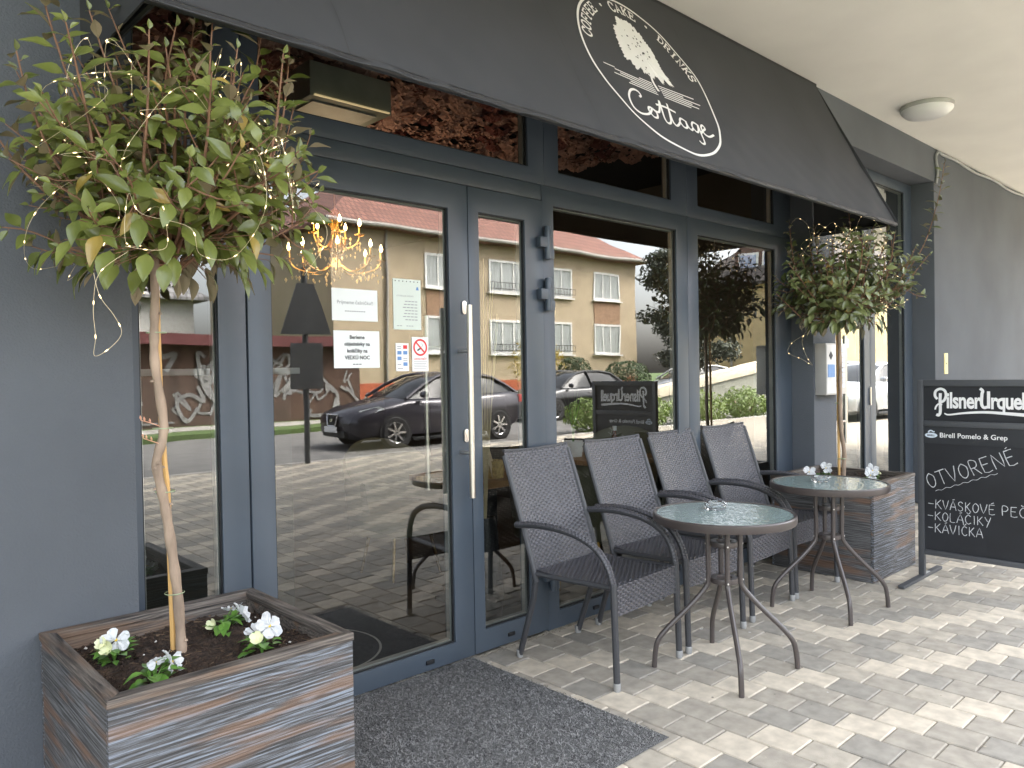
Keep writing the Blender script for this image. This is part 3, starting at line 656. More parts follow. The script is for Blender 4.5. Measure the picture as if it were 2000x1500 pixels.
# ------------------------------------------------------------------ woven armchairs
M['wicker'] = pm('dark grey flat wicker', (0.078, 0.077, 0.086), 0.36, var=0.14, vs=30)
M['wrap'] = pm('wrapped wicker tube', (0.046, 0.047, 0.051), 0.42, var=0.12, vs=12, bump=0.6, bs=1.0, bd=0.0015, stretch=(1, 1, 90))
M['footcap'] = pm('grey plastic foot', (0.30, 0.30, 0.29), 0.5)
def weave(mb, P, U, V, du=0.0195, dv=0.0112, amp=0.0030, sub=4):
    """P(u, v, h): flat strands laid across, each going over and under the stakes"""
    rows = max(1, int(V/dv)); cols = max(2, int(round(U/du))); dv = V/rows; du = U/cols
    for j in range(rows):
        v = (j+0.5)*dv; hw = dv*0.45; vs = []
        n = cols*sub
        for i in range(n+1):
            u = U*i/n; h = amp*math.cos(PI*(u/du + j))
            vs += [P(u, v-hw, h-0.0022), P(u, v, h+0.0003), P(u, v+hw, h-0.0022)]
        fs = []
        for i in range(n):
            a, b = i*3, (i+1)*3
            fs += [(a, b, b+1, a+1), (a+1, b+1, b+2, a+2)]
        mb.add(vs, fs)
    for i in range(cols+1):
        u = min(max(i*du, 0.004), U-0.004)
        vs = []
        for j in range(rows+1):
            v = j*dv; vs += [P(u-0.0038, v, -0.0006), P(u+0.0038, v, -0.0006)]
        mb.add(vs, [(2*j, 2*j+1, 2*j+3, 2*j+2) for j in range(rows)])
def make_chair():
    t = thing('wicker_armchair', 'x', 'chair', (0, 0, 0), group='wicker armchairs along the cafe window')
    HW = 0.238
    # frame coordinates: y towards the window, front feet at -0.29
    def backline(v):      # v from seat (0) to top (0.56): lean and slight curve
        return (0.165+0.30*v+0.06*v*v, 0.40+v*0.985)
    def PB(u, v, h):
        k = (u/0.47-0.5)*2; y, z = backline(v)
        ww = 0.47+0.01*v
        bow = 0.028*(1-k*k)
        return ((u-0.235)*ww/0.47, y+bow-h, z + 0.012*k*k*max(0, (v-0.40)/0.18))
    mb = MB(); weave(mb, PB, 0.47, 0.575)
    back = obj('backrest', mb, M['wicker'], t, local=True, smooth=True, fix=False, angle=50)
    mb = MB()
    for s in (-1, 1):
        mb.tube([(s*(HW+0.002), backline(v)[0]+0.002, backline(v)[1]) for v in (-0.02, 0.1, 0.25, 0.4, 0.56)], [0.013]*5, 8)
    mb.tube([(PB(0.47*k/10, 0.572, -0.004)) for k in range(11)], 0.0075, 8)
    obj('back_frame', mb, M['wrap'], t, local=True, smooth=True)
    def PS(u, v, h):      # seat, u across, v front to back
        return ((u-0.235), -0.275+v, 0.438+h-0.012*math.sin(PI*min(1, v/0.44))-0.006*math.sin(PI*u/0.47) - 0.010*max(0, 1-v/0.03))
    mb = MB(); weave(mb, PS, 0.47, 0.445, du=0.0195, dv=0.0115)
    obj('seat', mb, M['wicker'], t, local=True, smooth=True, fix=False, angle=50)
    def PF(u, v, h): return ((u-0.235), -0.281-h+0.015*v, 0.306+v)
    mb = MB(); weave(mb, PF, 0.47, 0.128)
    obj('front_apron', mb, M['wicker'], t, local=True, smooth=True, fix=False, angle=50)
    sf = MB()
    for s in (-1, 1): sf.tube([(s*0.236, -0.27, 0.428), (s*0.236, 0.0, 0.42), (s*0.236, 0.165, 0.418)], 0.0125, 8)
    sf.tube([(-0.236, 0.165, 0.412), (0.236, 0.165, 0.412)], 0.011, 8)
    obj('seat_frame', sf, M['wrap'], t, local=True, smooth=True)
    for s in (-1, 1):
        # arm and front leg are one bent tube
        arm = smoothpath([(s*(HW+0.010), 0.275, 0.632), (s*(HW+0.016), 0.15, 0.646), (s*(HW+0.02), 0.02, 0.646), (s*(HW+0.02), -0.10, 0.627), (s*(HW+0.018), -0.195, 0.585), (s*(HW+0.014), -0.25, 0.518), (s*(HW+0.010), -0.275, 0.44)], 5)
        a = MB().tube(arm, 0.0145, 10)
        ar = obj('armrest', a, M['wrap'], t, local=True, smooth=True)
        # woven cover over the top of the arm
        cv = MB(); n = len(arm)
        def PA(u, v, h, arm=arm, n=n, s=s):
            q = v/0.70*(n-1); i = min(int(q), n-2); f = q-i
            p = arm[i].lerp(arm[i+1], f); tg = (arm[i+1]-arm[i]).normalized()
            sx = Vector((1, 0, 0)); up = sx.cross(tg); up = up if up.z+(-up.y) > 0 else -up
            w = (u/0.036-0.5)*2; ang = w*1.25
            return p + sx*(math.sin(ang)*(0.0165+h)) + up*(math.cos(ang)*(0.0165+h))
        weave(cv, PA, 0.036, 0.70, du=0.018, dv=0.0095, amp=0.0022)
        obj('armrest_weave', cv, M['wicker'], ar, local=True, smooth=True, fix=False, angle=50)
        lg = MB().tube([(s*(HW+0.010), -0.275, 0.45), (s*(HW+0.011), -0.28, 0.30), (s*(HW+0.012), -0.288, 0.012)], [0.0155, 0.015, 0.0145], 10)
        l1 = obj('leg', lg, M['wrap'], t, local=True, smooth=True)
        obj('foot_cap', MB().lathe([(0,0.0),(0.0135,0.0),(0.0165,0.006),(0.0165,0.034),(0.0148,0.036)], 12, (s*(HW+0.012), -0.288, 0)), M['footcap'], l1, local=True, smooth=True)
        lg = MB().tube([(s*(HW-0.004), 0.168, 0.42), (s*(HW-0.008), 0.19, 0.30), (s*(HW-0.015), 0.288, 0.012)], [0.0145, 0.0145, 0.014], 10)
        l2 = obj('leg', lg, M['wrap'], t, local=True, smooth=True)
        obj('foot_cap', MB().lathe([(0,0.0),(0.0135,0.0),(0.0165,0.006),(0.0165,0.034),(0.0148,0.036)], 12, (s*(HW-0.015), 0.29, 0)), M['footcap'], l2, local=True, smooth=True)
    return t
chair = make_chair()
CH = [(2.722, -0.425, 4.0, 'dark grey wicker armchair nearest the entrance door, first in the row'),
      (3.315, -0.405, 0.5, 'dark grey wicker armchair behind the nearer table, second from the door'),
      (3.915, -0.375, 3.5, 'dark grey wicker armchair between the two round tables, third from the door'),
      (4.495, -0.365, -2.0, 'dark grey wicker armchair next to the far planter, last in the row')]
for k, (x, y, a, lab) in enumerate(CH):
    o = chair if k == 0 else copy_tree(chair)
    o.location = (x, y, 0); o.rotation_euler = (0, 0, math.radians(a)); o['label'] = lab

# ------------------------------------------------------------------ bistro tables
M['brown'] = pm('brown powder-coated tube', (0.068, 0.056, 0.052), 0.32, var=0.06, vs=10, spec=0.6)
def hammered():
    m_, nt, b, out = nodemat('hammered green glass'); N, L = nt.nodes, nt.links
    tc = N.new('ShaderNodeTexCoord'); v = N.new('ShaderNodeTexVoronoi'); v.inputs['Scale'].default_value = 48; v.feature = 'SMOOTH_F1'
    L.new(tc.outputs['Object'], v.inputs['Vector'])
    bp = N.new('ShaderNodeBump'); bp.inputs['Strength'].default_value = 0.55; bp.inputs['Distance'].default_value = 0.004
    L.new(v.outputs['Distance'], bp.inputs['Height'])
    b.inputs['Base Color'].default_value = (0.50, 0.66, 0.63, 1); b.inputs['Roughness'].default_value = 0.10
    b.inputs['Transmission Weight'].default_value = 0.55; b.inputs['IOR'].default_value = 1.5
    L.new(bp.outputs[0], b.inputs['Normal']); return m_
M['tableglass'] = hammered()
def make_table():
    t = thing('bistro_table', 'x', 'table', (0, 0, 0), group='round bistro tables before the cafe')
    obj('table_rim', MB().lathe([(0.296,0.668),(0.309,0.666),(0.313,0.672),(0.313,0.698),(0.309,0.703),(0.300,0.703),(0.296,0.699),(0.296,0.668)], 64), M['brown'], t, local=True, smooth=True)
    obj('glass_top', MB().lathe([(0.0,0.6995),(0.20,0.6995),(0.2955,0.6995),(0.2955,0.693),(0.0,0.693)], 64), M['tableglass'], t, local=True, smooth=True)
    for k in range(4):
        a = math.radians(45+90*k); c, s = math.cos(a), math.sin(a)
        path = smoothpath([(c*0.075, s*0.075, 0.685), (c*0.072, s*0.072, 0.60), (c*0.070, s*0.070, 0.48), (c*0.070, s*0.070, 0.405), (c*0.082, s*0.082, 0.365), (c*0.15, s*0.15, 0.285), (c*0.25, s*0.25, 0.185), (c*0.298, s*0.298, 0.125), (c*0.312, s*0.312, 0.07), (c*0.318, s*0.318, 0.001)], 4)
        lg = obj('leg', MB().tube(path, 0.0118, 10), M['brown'], t, local=True, smooth=True)
        for z in (0.563, 0.400):
            obj('bolt', MB().lathe([(0,0.0),(0.0045,0.0),(0.0035,0.003),(0,0.004)], 8, (0,0,0)), M['steel'], lg, local=True)
            b = lg.children[-1]; b.location = (c*0.082, s*0.082, z); b.rotation_euler = (0, PI/2, a)
    for z in (0.563, 0.400):
        obj('brace_ring', MB().lathe([(0.034,z-0.012),(0.061,z-0.012),(0.061,z+0.012),(0.034,z+0.012),(0.034,z-0.012)], 28), M['brown'], t, local=True, bevel=0.002)
    return t
tb = make_table(); tb.location = (3.035, -0.912, 0); tb['label'] = 'round glass topped bistro table nearer the entrance mat'
t2 = copy_tree(tb); t2.location = (4.215, -0.852, 0); t2['label'] = 'round glass topped bistro table in front of the far planter'
tb.rotation_euler = (0, 0, math.radians(-2)); t2.rotation_euler = (0, 0, math.radians(-2))
m_, nt, b, out = nodemat('clear ashtray glass'); b.inputs['Base Color'].default_value = (0.93, 0.96, 0.97, 1); b.inputs['Roughness'].default_value = 0.03; b.inputs['Transmission Weight'].default_value = 0.9; b.inputs['IOR'].default_value = 1.48
M['ashglass'] = m_
def ashtray(loc, lab):
    t = thing('ashtray', lab, 'ashtray', loc, group='glass ashtrays on the tables')
    mb = MB(); seg = 32; vs = []
    for r, z, nt_ in ((0.0,0.006,0),(0.036,0.006,0),(0.041,0.012,0),(0.042,0.030,1),(0.049,0.030,1),(0.051,0.026,1),(0.047,0.0,0),(0.0,0.0,0)):
        for k in range(seg):
            q = 2*PI*k/seg; zz = z - (0.011 if nt_ and (k % 8) in (0, 1) else 0)
            vs.append((r*math.cos(q), r*math.sin(q), zz))
    mb.add(vs, [(i*seg+k, i*seg+(k+1) % seg, (i+1)*seg+(k+1) % seg, (i+1)*seg+k) for i in range(7) for k in range(seg)])
    obj('bowl', mb, M['ashglass'], t, local=True, smooth=True)
ashtray((3.10, -0.83, 0.7005), 'small clear glass ashtray on the nearer bistro table')
ashtray((4.23, -0.80, 0.7005), 'small clear glass ashtray on the far bistro table')

# ------------------------------------------------------------------ chalk board on two feet
bd = thing('pavement_board', 'tall black beer chalkboard stand on the pavement at right', 'sign', (5.19, -1.33, 0))
M['boardframe'] = pm('dark grey board frame', (0.066, 0.070, 0.076), 0.5, var=0.06)
M['board'] = pm('matt black board', (0.012, 0.0135, 0.017), 0.55, var=0.25, vs=2.5, col2=(0.019, 0.021, 0.026))
YL, YR = -0.985, -1.675
for y0 in (YL, YR+0.035):
    p = obj('post', MB().box(5.175, 5.21, y0-0.035, y0, 0.022, 1.255), M['boardframe'], bd, bevel=0.003)
    obj('foot', MB().box(4.84, 5.50, y0-0.036, y0+0.001, 0.002, 0.022), M['boardframe'], bd, bevel=0.004)
    obj('foot_plate', MB().box(5.22, 5.30, y0-0.028, y0-0.007, 0.0225, 0.0255), M['plastic'], bd)
for z0, z1 in ((1.215, 1.255), (0.965, 1.0), (0.155, 0.188)):
    obj('rail', MB().box(5.176, 5.209, YR+0.0352, YL-0.0352, z0, z1), M['boardframe'], bd, bevel=0.003)
obj('header_panel', MB().box(5.188, 5.196, YR+0.036, YL-0.036, 1.0005, 1.2145), M['board'], bd)
obj('brand_strip', MB().box(5.183, 5.187, YR+0.036, YL-0.036, 0.858, 0.9645), pm('charcoal strip', (0.022, 0.024, 0.028), 0.5), bd)
obj('chalk_panel', MB().box(5.188, 5.196, YR+0.036, YL-0.036, 0.1885, 0.9645), M['board'], bd)
def onB(u, v, h): return (5.1878-h, -u, v)          # u grows to the reader's right
def onS(u, v, h): return (5.1828-h, -u, v)
mb = MB()
textmesh('ilsner', 0.135, onB, mb, u0=1.150, v0=1.083, sx=0.685, bold=0.0038, spacing=0.94)
textmesh('rquell', 0.135, onB, mb, u0=1.390, v0=1.083, sx=0.685, bold=0.0038, spacing=0.92)
ribbon(mb, smoothpath([(1.336,1.202),(1.350,1.188),(1.346,1.165),(1.344,1.11),(1.356,1.088),(1.374,1.092)], 6), 0.017, onB, h0=0.0024, dh=0.0004)
ribbon(mb, [(1.381,1.185),(1.381,1.083)], 0.017, onB, h0=0.0030, dh=0)
ribbon(mb, smoothpath([(1.118,1.172),(1.116,1.12),(1.117,1.06),(1.108,1.036),(1.094,1.040)], 6), 0.017, onB, h0=0.0022, dh=0.0003)
ribbon(mb, smoothpath([(1.101,1.135),(1.088,1.155),(1.092,1.185),(1.118,1.199),(1.143,1.188),(1.150,1.158),(1.139,1.128),(1.118,1.115)], 6), 0.0155, onB, h0=0.0030, dh=0.0004)
ribbon(mb, smoothpath([(1.128,1.100),(1.108,1.105),(1.093,1.088),(1.088,1.070)], 5), 0.010, onB, h0=0.0036, dh=0.0002)
ribbon(mb, smoothpath([(1.140,1.048),(1.165,1.040),(1.25,1.052),(1.36,1.060),(1.47,1.055),(1.575,1.048)], 8), 0.015, onB, h0=0.0024, dh=0.0003, wf=lambda t: 0.45+0.9*t)
obj('brand_lettering', mb, M['white'], bd, fix=False)
mb = MB(); textmesh('Birell Pomelo & Grep', 0.042, onS, mb, u0=1.112, v0=0.898, sx=1.0, bold=0.0006)
obj('strip_lettering', mb, M['white'], bd, fix=False)
mb = MB(); mb.add([onS(1.064+0.036*math.cos(a), 0.909+0.0155*math.sin(a), 0.0012) for a in [2*PI*k/28 for k in range(28)]], [tuple(range(28))])
ribbon(mb, smoothpath([(1.048,0.926),(1.055,0.936),(1.066,0.938),(1.078,0.931),(1.084,0.934)], 5), 0.008, onS, h0=0.0012, dh=0.0001)
em_ = obj('oval_emblem', mb, pm('pale emblem', (0.62,0.70,0.78), 0.5), bd, fix=False)
mb = MB(); textmesh('BIRELL', 0.015, onS, mb, 'CENTER', u0=1.064, v0=0.9035, h=0.0022, bold=0.0005); obj('emblem_lettering', mb, M['ink'], bd, fix=False)
CHK = {'O': [[(.5,1),(.15,.75),(.1,.3),(.4,0),(.8,.2),(.9,.7),(.5,1)]], 'T': [[(0,.97),(1,1)], [(.5,1),(.48,0)]], 'V': [[(0,1),(.45,0),(.95,1.02)]],
 'R': [[(.12,0),(.1,1),(.7,.95),(.8,.7),(.6,.52),(.12,.48)], [(.4,.5),(.95,-.02)]], 'E': [[(.12,1),(.1,0),(.9,.02)], [(.1,.98),(.85,1)], [(.1,.52),(.7,.53)]],
 'N': [[(.08,0),(.1,1),(.85,.02),(.9,1)]], 'K': [[(.1,0),(.12,1)], [(.85,1),(.14,.45)], [(.3,.55),(.95,0)]], 'A': [[(0,0),(.5,1),(.95,-.02)], [(.18,.35),(.82,.36)]],
 'S': [[(.85,.85),(.5,1),(.18,.85),(.25,.6),(.7,.42),(.8,.15),(.45,0),(.08,.12)]], 'P': [[(.12,0),(.1,1),(.7,.97),(.82,.72),(.6,.5),(.12,.46)]],
 'C': [[(.88,.85),(.5,1),(.12,.7),(.12,.28),(.5,0),(.9,.16)]], 'I': [[(.5,1),(.5,0)]], 'L': [[(.15,1),(.12,.02),(.85,0)]], 'Y': [[(.05,1),(.45,.5)], [(.9,1),(.3,-.15)]], '-': [[(.05,.5),(.9,.48)]]}
ACC = {'Á': ('A', [(.4,1.12),(.75,1.2)]), 'É': ('E', [(.35,1.12),(.75,1.25)]), 'Č': ('C', [(.3,1.3),(.5,1.12),(.8,1.32)])}
rc = random.Random(21)
def chalk(mb, s, u0, v0, size, ang, adv=0.74, w=0.0042, curl=True):
    ca, sa = math.cos(ang), math.sin(ang); x = 0.0
    for ch in s:
        if ch == ' ': x += size*0.45; continue
        base, acc = (ACC[ch] if ch in ACC else (ch, None))
        strokes = list(CHK[base]) + ([acc] if acc else [])
        wd = size*(0.30 if base == 'I' else 0.66)*rc.uniform(0.92, 1.1)
        for si, stt in enumerate(strokes):
            pts = smoothpath(stt, 4) if base in 'OSCRP' and si == 0 else [Vector(stt[0]).lerp(Vector(stt[1]), q/4) for q in range(5)] if len(stt) == 2 else smoothpath(stt, 2)
            p2 = []
            for q in pts:
                lx = x + q[0]*wd; ly = q[1]*size
                p2.append((u0+lx*ca-ly*sa + rc.uniform(-.0005,.0005), v0+lx*sa+ly*ca + rc.uniform(-.0005,.0005)))
            ribbon(mb, p2, w, onB, h0=0.0014+0.0002*si, dh=0.0002, rnd=rc)
        x += wd + size*0.10
M['chalk'] = pm('chalk', (0.55, 0.56, 0.58), 0.95, var=0.3, vs=300)
mb = MB(); chalk(mb, 'OTVORENÉ', 1.052, 0.575, 0.088, math.radians(22), w=0.0050)
ribbon(mb, [(1.085+0.34*k/40, 0.560+0.14*k/40+0.004*math.sin(k*1.1)) for k in range(41)], 0.0028, onB, h0=0.0014, dh=0.0001, rnd=rc)
obj('chalk_headline', mb, M['chalk'], bd, fix=False); mb = MB()
chalk(mb, '-KVÁSKOVÉ PEČIVO', 1.040, 0.452, 0.056, 0.0); obj('chalk_line', mb, M['chalk'], bd, fix=False); mb = MB(); chalk(mb, '-KOLÁČIKY', 1.038, 0.378, 0.054, 0.0); obj('chalk_line', mb, M['chalk'], bd, fix=False); mb = MB(); chalk(mb, '-KÁVIČKA', 1.038, 0.302, 0.056, math.radians(0.5))
obj('chalk_line', mb, M['chalk'], bd, fix=False)
# ------------------------------------------------------------------ planters
M['woodx'] = woodmat('brushed stained wood, grain along x', 'x')
M['woody'] = woodmat('brushed stained wood, grain along y', 'y', light=(0.16, 0.165, 0.17), warm=(0.20, 0.09, 0.035), depth=0.003, ring=16)
M['rimx'] = woodmat('dark planter rim along x', 'x', dark=(0.03, 0.026, 0.024), mid=(0.095, 0.08, 0.068), light=(0.19, 0.165, 0.14), warm=(0.19, 0.105, 0.055), depth=0.0025)
M['rimy'] = woodmat('dark planter rim along y', 'y', dark=(0.03, 0.026, 0.024), mid=(0.095, 0.08, 0.068), light=(0.19, 0.165, 0.14), warm=(0.19, 0.105, 0.055), depth=0.0025)
M['soil'] = pm('dark potting soil', (0.030, 0.017, 0.011), 0.95, var=0.6, vs=60, col2=(0.075, 0.045, 0.028), bump=1.0, bs=140, bd=0.012)
def planter(cx, cy, hw, hd, H, lab, seed, rz=0.0):
    t = thing('wooden_planter', lab, 'planter', (cx, cy, 0), rz, group='square wooden planters')
    R_ = 0.036
    obj('panel', MB().box(-hw, hw, -hd, -hd+0.02, 0.004, H-0.0225), M['woodx'], t, local=True, bevel=0.002)
    obj('panel', MB().box(-hw, hw, hd-0.02, hd, 0.004, H-0.0225), M['woodx'], t, local=True, bevel=0.002)
    obj('panel', MB().box(-hw, -hw+0.02, -hd+0.0205, hd-0.0205, 0.004, H-0.0225), M['woody'], t, local=True, bevel=0.002)
    obj('panel', MB().box(hw-0.02, hw, -hd+0.0205, hd-0.0205, 0.004, H-0.0225), M['woody'], t, local=True, bevel=0.002)
    e = 0.003; ow, od = hw+e, hd+e; iw, idd = hw-R_, hd-R_
    for pl, mm in (([(-ow,-od),(ow,-od),(iw,-idd),(-iw,-idd)], 'rimx'), ([(ow,od),(-ow,od),(-iw,idd),(iw,idd)], 'rimx'),
                   ([(-ow,od),(-ow,-od),(-iw,-idd),(-iw,idd)], 'rimy'), ([(ow,-od),(ow,od),(iw,idd),(iw,-idd)], 'rimy')):
        pl = [(a*0.9995, b*0.9995) for a, b in pl]
        obj('rim_board', MB().prism(pl, H-0.022, H, 'xy'), M[mm], t, local=True, bevel=0.002)
    # inner liner walls and soil
    lin = MB().frame(-iw-0.001, iw+0.001, -idd-0.001, idd+0.001, -iw+0.004, iw-0.004, -idd+0.004, idd-0.004, 0, 1)
    lin.v = [(x, z, H-0.023-0.11*(1-y)) for x, y, z in lin.v]
    obj('liner', lin, M['rimx'], t, local=True)
    n = 56; vs = []; rs = random.Random(seed)
    for i in range(n+1):
        for j in range(n+1):
            x, y = -iw+0.003+(2*iw-0.006)*i/n, -idd+0.003+(2*idd-0.006)*j/n
            z = H-0.062 + 0.022*noise.noise((x*6+seed, y*6, 0.3)) + 0.012*noise.noise((x*23, y*23, seed)) + 0.008*noise.noise((x*60, y*60, seed)) + 0.02*math.exp(-((x*x+y*y)/0.03))
            vs.append((x, y, z))
    sm = MB().add(vs, [(i*(n+1)+j, (i+1)*(n+1)+j, (i+1)*(n+1)+j+1, i*(n+1)+j+1) for i in range(n) for j in range(n)])
    so_ = obj('soil', sm, M['soil'], t, local=True, smooth=True, angle=70); so_['kind'] = 'stuff'
    cr_ = MB()
    for k in range(1500):
        i = rs.randrange(len(vs)); x, y, z = vs[i]; x += rs.uniform(-.006,.006); y += rs.uniform(-.006,.006)
        if rs.random() < 0.45:
            a = rs.uniform(0, 6.3); l = rs.uniform(0.004, 0.016); w = 0.0006; dx, dy = math.cos(a)*l, math.sin(a)*l
            cr_.add([(x-dx-w, y-dy+w, z+.001), (x-dx+w, y-dy-w, z+.002), (x+dx+w, y+dy-w, z+rs.uniform(.001,.009)), (x+dx-w, y+dy+w, z+rs.uniform(.001,.008))], [(0,1,2,3)], 1 if rs.random() < .6 else 0)
        else:
            r = rs.uniform(0.002, 0.006); c = Vector((x, y, z+r*0.4)); q = [Vector(d)*r*rs.uniform(.7,1.2)+c for d in ((1,0,0),(0,1,0),(-1,0,0),(0,-1,0),(0,0,1))]
            cr_.add(q, [(0,1,4), (1,2,4), (2,3,4), (3,0,4)], 0 if rs.random() < .97 else 2)
    cb = obj('soil_crumbs', cr_, [pm('soil crumb', (0.035,0.02,0.013), 0.95, var=.4), pm('root fibre', (0.13,0.085,0.05), 0.9), pm('perlite grain', (0.6,0.58,0.54), 0.9)], t, local=True, fix=False); cb['kind'] = 'stuff'
    return t
P1 = (0.835, -0.515, 0.605); P2 = (5.185, -0.505, 0.62)
pl1 = planter(P1[0], P1[1], 0.325, 0.335, P1[2], 'blue-grey and rust stained wooden planter in the foreground at the left wall', 1)
pl2 = planter(P2[0], P2[1], 0.34, 0.34, P2[2], 'dark stained wooden planter at the pier beside the chalkboard', 2)

# ------------------------------------------------------------------ standard trees
M['bark'] = pm('smooth tan bark', (0.29, 0.215, 0.155), 0.75, var=0.32, vs=26, bump=0.8, bs=70, bd=0.003, stretch=(1, 1, 0.35))
M['twig'] = pm('reddish twig', (0.20, 0.105, 0.06), 0.7, var=0.3, vs=20)
M['cane'] = pm('bamboo cane', (0.62, 0.37, 0.13), 0.45, var=0.15, vs=9, stretch=(1, 1, 0.2))
M['tie'] = pm('pale green tie', (0.30, 0.36, 0.22), 0.6)
M['leaf'] = leafmat('evergreen leaf', (0.034, 0.056, 0.008), (0.19, 0.22, 0.05), (0.36, 0.30, 0.20))
M['leafy'] = leafmat('yellowing leaf', (0.22, 0.17, 0.03), (0.34, 0.24, 0.06), (0.30, 0.24, 0.13))
M['leafb'] = leafmat('dusky evergreen leaf', (0.04, 0.062, 0.018), (0.20, 0.225, 0.085), (0.28, 0.25, 0.18))
def leafmesh(L, Wd, curl, fold, mat, wav=0.0):
    mb = MB(); prof = [0.0, 0.62, 0.95, 1.0, 0.80, 0.45, 0.0]; n = len(prof); vs = []
    for i, p in enumerate(prof):
        t = i/(n-1); x = L*t; z = -curl*L*t*t; w = Wd*p*0.5
        for k in (-1, -0.5, 0, 0.5, 1):
            vs.append((x + (0.0 if k == 0 else 0.012*L), w*k, z + fold*w*abs(k)*1.2 + wav*math.sin(t*9+k*2)*abs(k)*L*0.02))
    fs = []
    for i in range(n-1):
        for k in range(4): fs.append((i*5+k, (i+1)*5+k, (i+1)*5+k+1, i*5+k+1))
    mb.add(vs, fs); me = mb.mesh('leaf')
    bm = bmesh.new(); bm.from_mesh(me); bmesh.ops.remove_doubles(bm, verts=bm.verts, dist=1e-5); bm.to_mesh(me); bm.free()
    me.materials.append(mat); me.shade_smooth(); return me
def tree(name, lab, base, top, trunk_pts, R, seed, nshoot, tall, mat, leafL, dense, group, umin=0.15):
    rn = random.Random(seed)
    t = thing(name, lab, 'tree', base, group=group)
    tp = smoothpath(trunk_pts, 6); n = len(tp)
    mb = MB().tube(tp, [0.0145-0.003*k/n + 0.0012*math.sin(k*1.3) for k in range(n)], 12)
    for k in range(9):
        p = tp[rn.randrange(4, n-2)]; a = rn.uniform(0, 6.28)
        mb.lathe([(0.0, 0.006), (0.004, 0.004), (0.006, -0.001)], 7, (p.x+0.0165*math.cos(a), p.y+0.0165*math.sin(a), p.z))
    trunk = obj('trunk', mb, M['bark'], t, smooth=True, angle=60)
    lm = [leafmesh(leafL*s, leafL*w, c, f, mat, 1.0) for s, w, c, f in ((1, .50, .18, .25), (.85, .47, .38, .15), (1.1, .46, .12, .38), (.7, .40, .05, .5))]
    lm.append(leafmesh(leafL*0.9, leafL*0.42, 0.45, 0.3, M['leafy'], 1.0))
    top = Vector(top); br = MB(); leaves = []
    def add_leaf(p, d, up, s):
        x = d.normalized(); z = (up - x*up.dot(x)); z = z.normalized() if z.length > 1e-4 else x.orthogonal().normalized()
        y = z.cross(x); M3 = Matrix((x, y, z)).transposed()
        leaves.append((p.copy(), M3.to_quaternion(), s, 4 if rn.random() < 0.045 else (rn.randrange(3) if s > 0.7 else 3)))
    def leafy(pts, l0, step, size, spread=1.0, stalk=0.012):
        """alternate leaves along a shoot"""
        L_ = [0.0]
        for a, b in zip(pts, pts[1:]): L_.append(L_[-1]+(b-a).length)
        s = l0; k = rn.random()*6.28
        while s < L_[-1]:
            i = max(q for q in range(len(L_)) if L_[q] <= s); i = min(i, len(pts)-2)
            f = (s-L_[i])/max(1e-6, L_[i+1]-L_[i]); p = pts[i].lerp(pts[i+1], f); tg = (pts[i+1]-pts[i]).normalized()
            a = tg.orthogonal().normalized(); b = tg.cross(a)
            o_ = a*math.cos(k) + b*math.sin(k); k += 2.4+rn.uniform(-.3, .3)
            frac = s/L_[-1]
            d = (o_*spread + tg*rn.uniform(0.2, 0.8) + Vector((0, 0, rn.uniform(-0.25, 0.22)))).normalized()
            rad = (p-top); rad = rad.normalized() if rad.length > 1e-3 else Vector((0,0,1))
            up = rad*0.55 + Vector((-0.30+rn.uniform(-.5,.5), -0.62+rn.uniform(-.45,.45), 0.42+rn.uniform(-.25,.35)))
            add_leaf(p+d*stalk*0.6, d, up, size*rn.uniform(0.58, 1.2)*(1.0-0.30*max(0, frac-0.7)/0.3))
            br.tube([p, p+d*stalk*0.7], 0.0010, 4, False)
            s += step*rn.uniform(0.75, 1.3)
        add_leaf(pts[-1], (pts[-1]-pts[-2]).normalized()+Vector((rn.uniform(-.3,.3), rn.uniform(-.3,.3), 0)), Vector((0.3, -1, 0.4)), size*0.55)
    for k in range(nshoot):
        az = 2*PI*(k*0.381966) + rn.uniform(-.2, .2); el = math.radians(rn.uniform(-4, 68)); r = R*rn.uniform(0.8, 1.08)
        d = Vector((math.cos(az)*math.cos(el), math.sin(az)*math.cos(el), math.sin(el)))
        s0 = top + Vector((0, 0, rn.uniform(-0.10, 0.10)))
        mid = s0 + Vector((d.x, d.y, d.z*0.8+0.10))*r*0.5
        end = s0 + d*r + Vector((0, 0, 0.06+0.08*rn.random()))
        pts = smoothpath([s0, s0.lerp(mid, .5)+Vector((rn.uniform(-.02,.02), rn.uniform(-.02,.02), rn.uniform(-.01,.02))), mid, mid.lerp(end, .5)+Vector((rn.uniform(-.03,.03), rn.uniform(-.03,.03), rn.uniform(-.02,.03))), end], 4)
        br.tube(pts, [0.0046-0.0032*i/len(pts) for i in range(len(pts))], 6, False)
        leafy(pts, r*0.30, dense, 1.0)
        for q in range(3):
            i = rn.randrange(5, len(pts)-2); p = pts[i]; dd = (d*0.5 + Vector((rn.uniform(-1,1), rn.uniform(-1,1), rn.uniform(-0.5,0.8)))).normalized()
            sp_ = smoothpath([p, p+dd*0.07, p+dd*0.14+Vector((0,0,.02))], 3); br.tube(sp_, [0.0026-0.0012*i2/len(sp_) for i2 in range(len(sp_))], 5, False); leafy(sp_, 0.03, dense*0.9, 0.92)
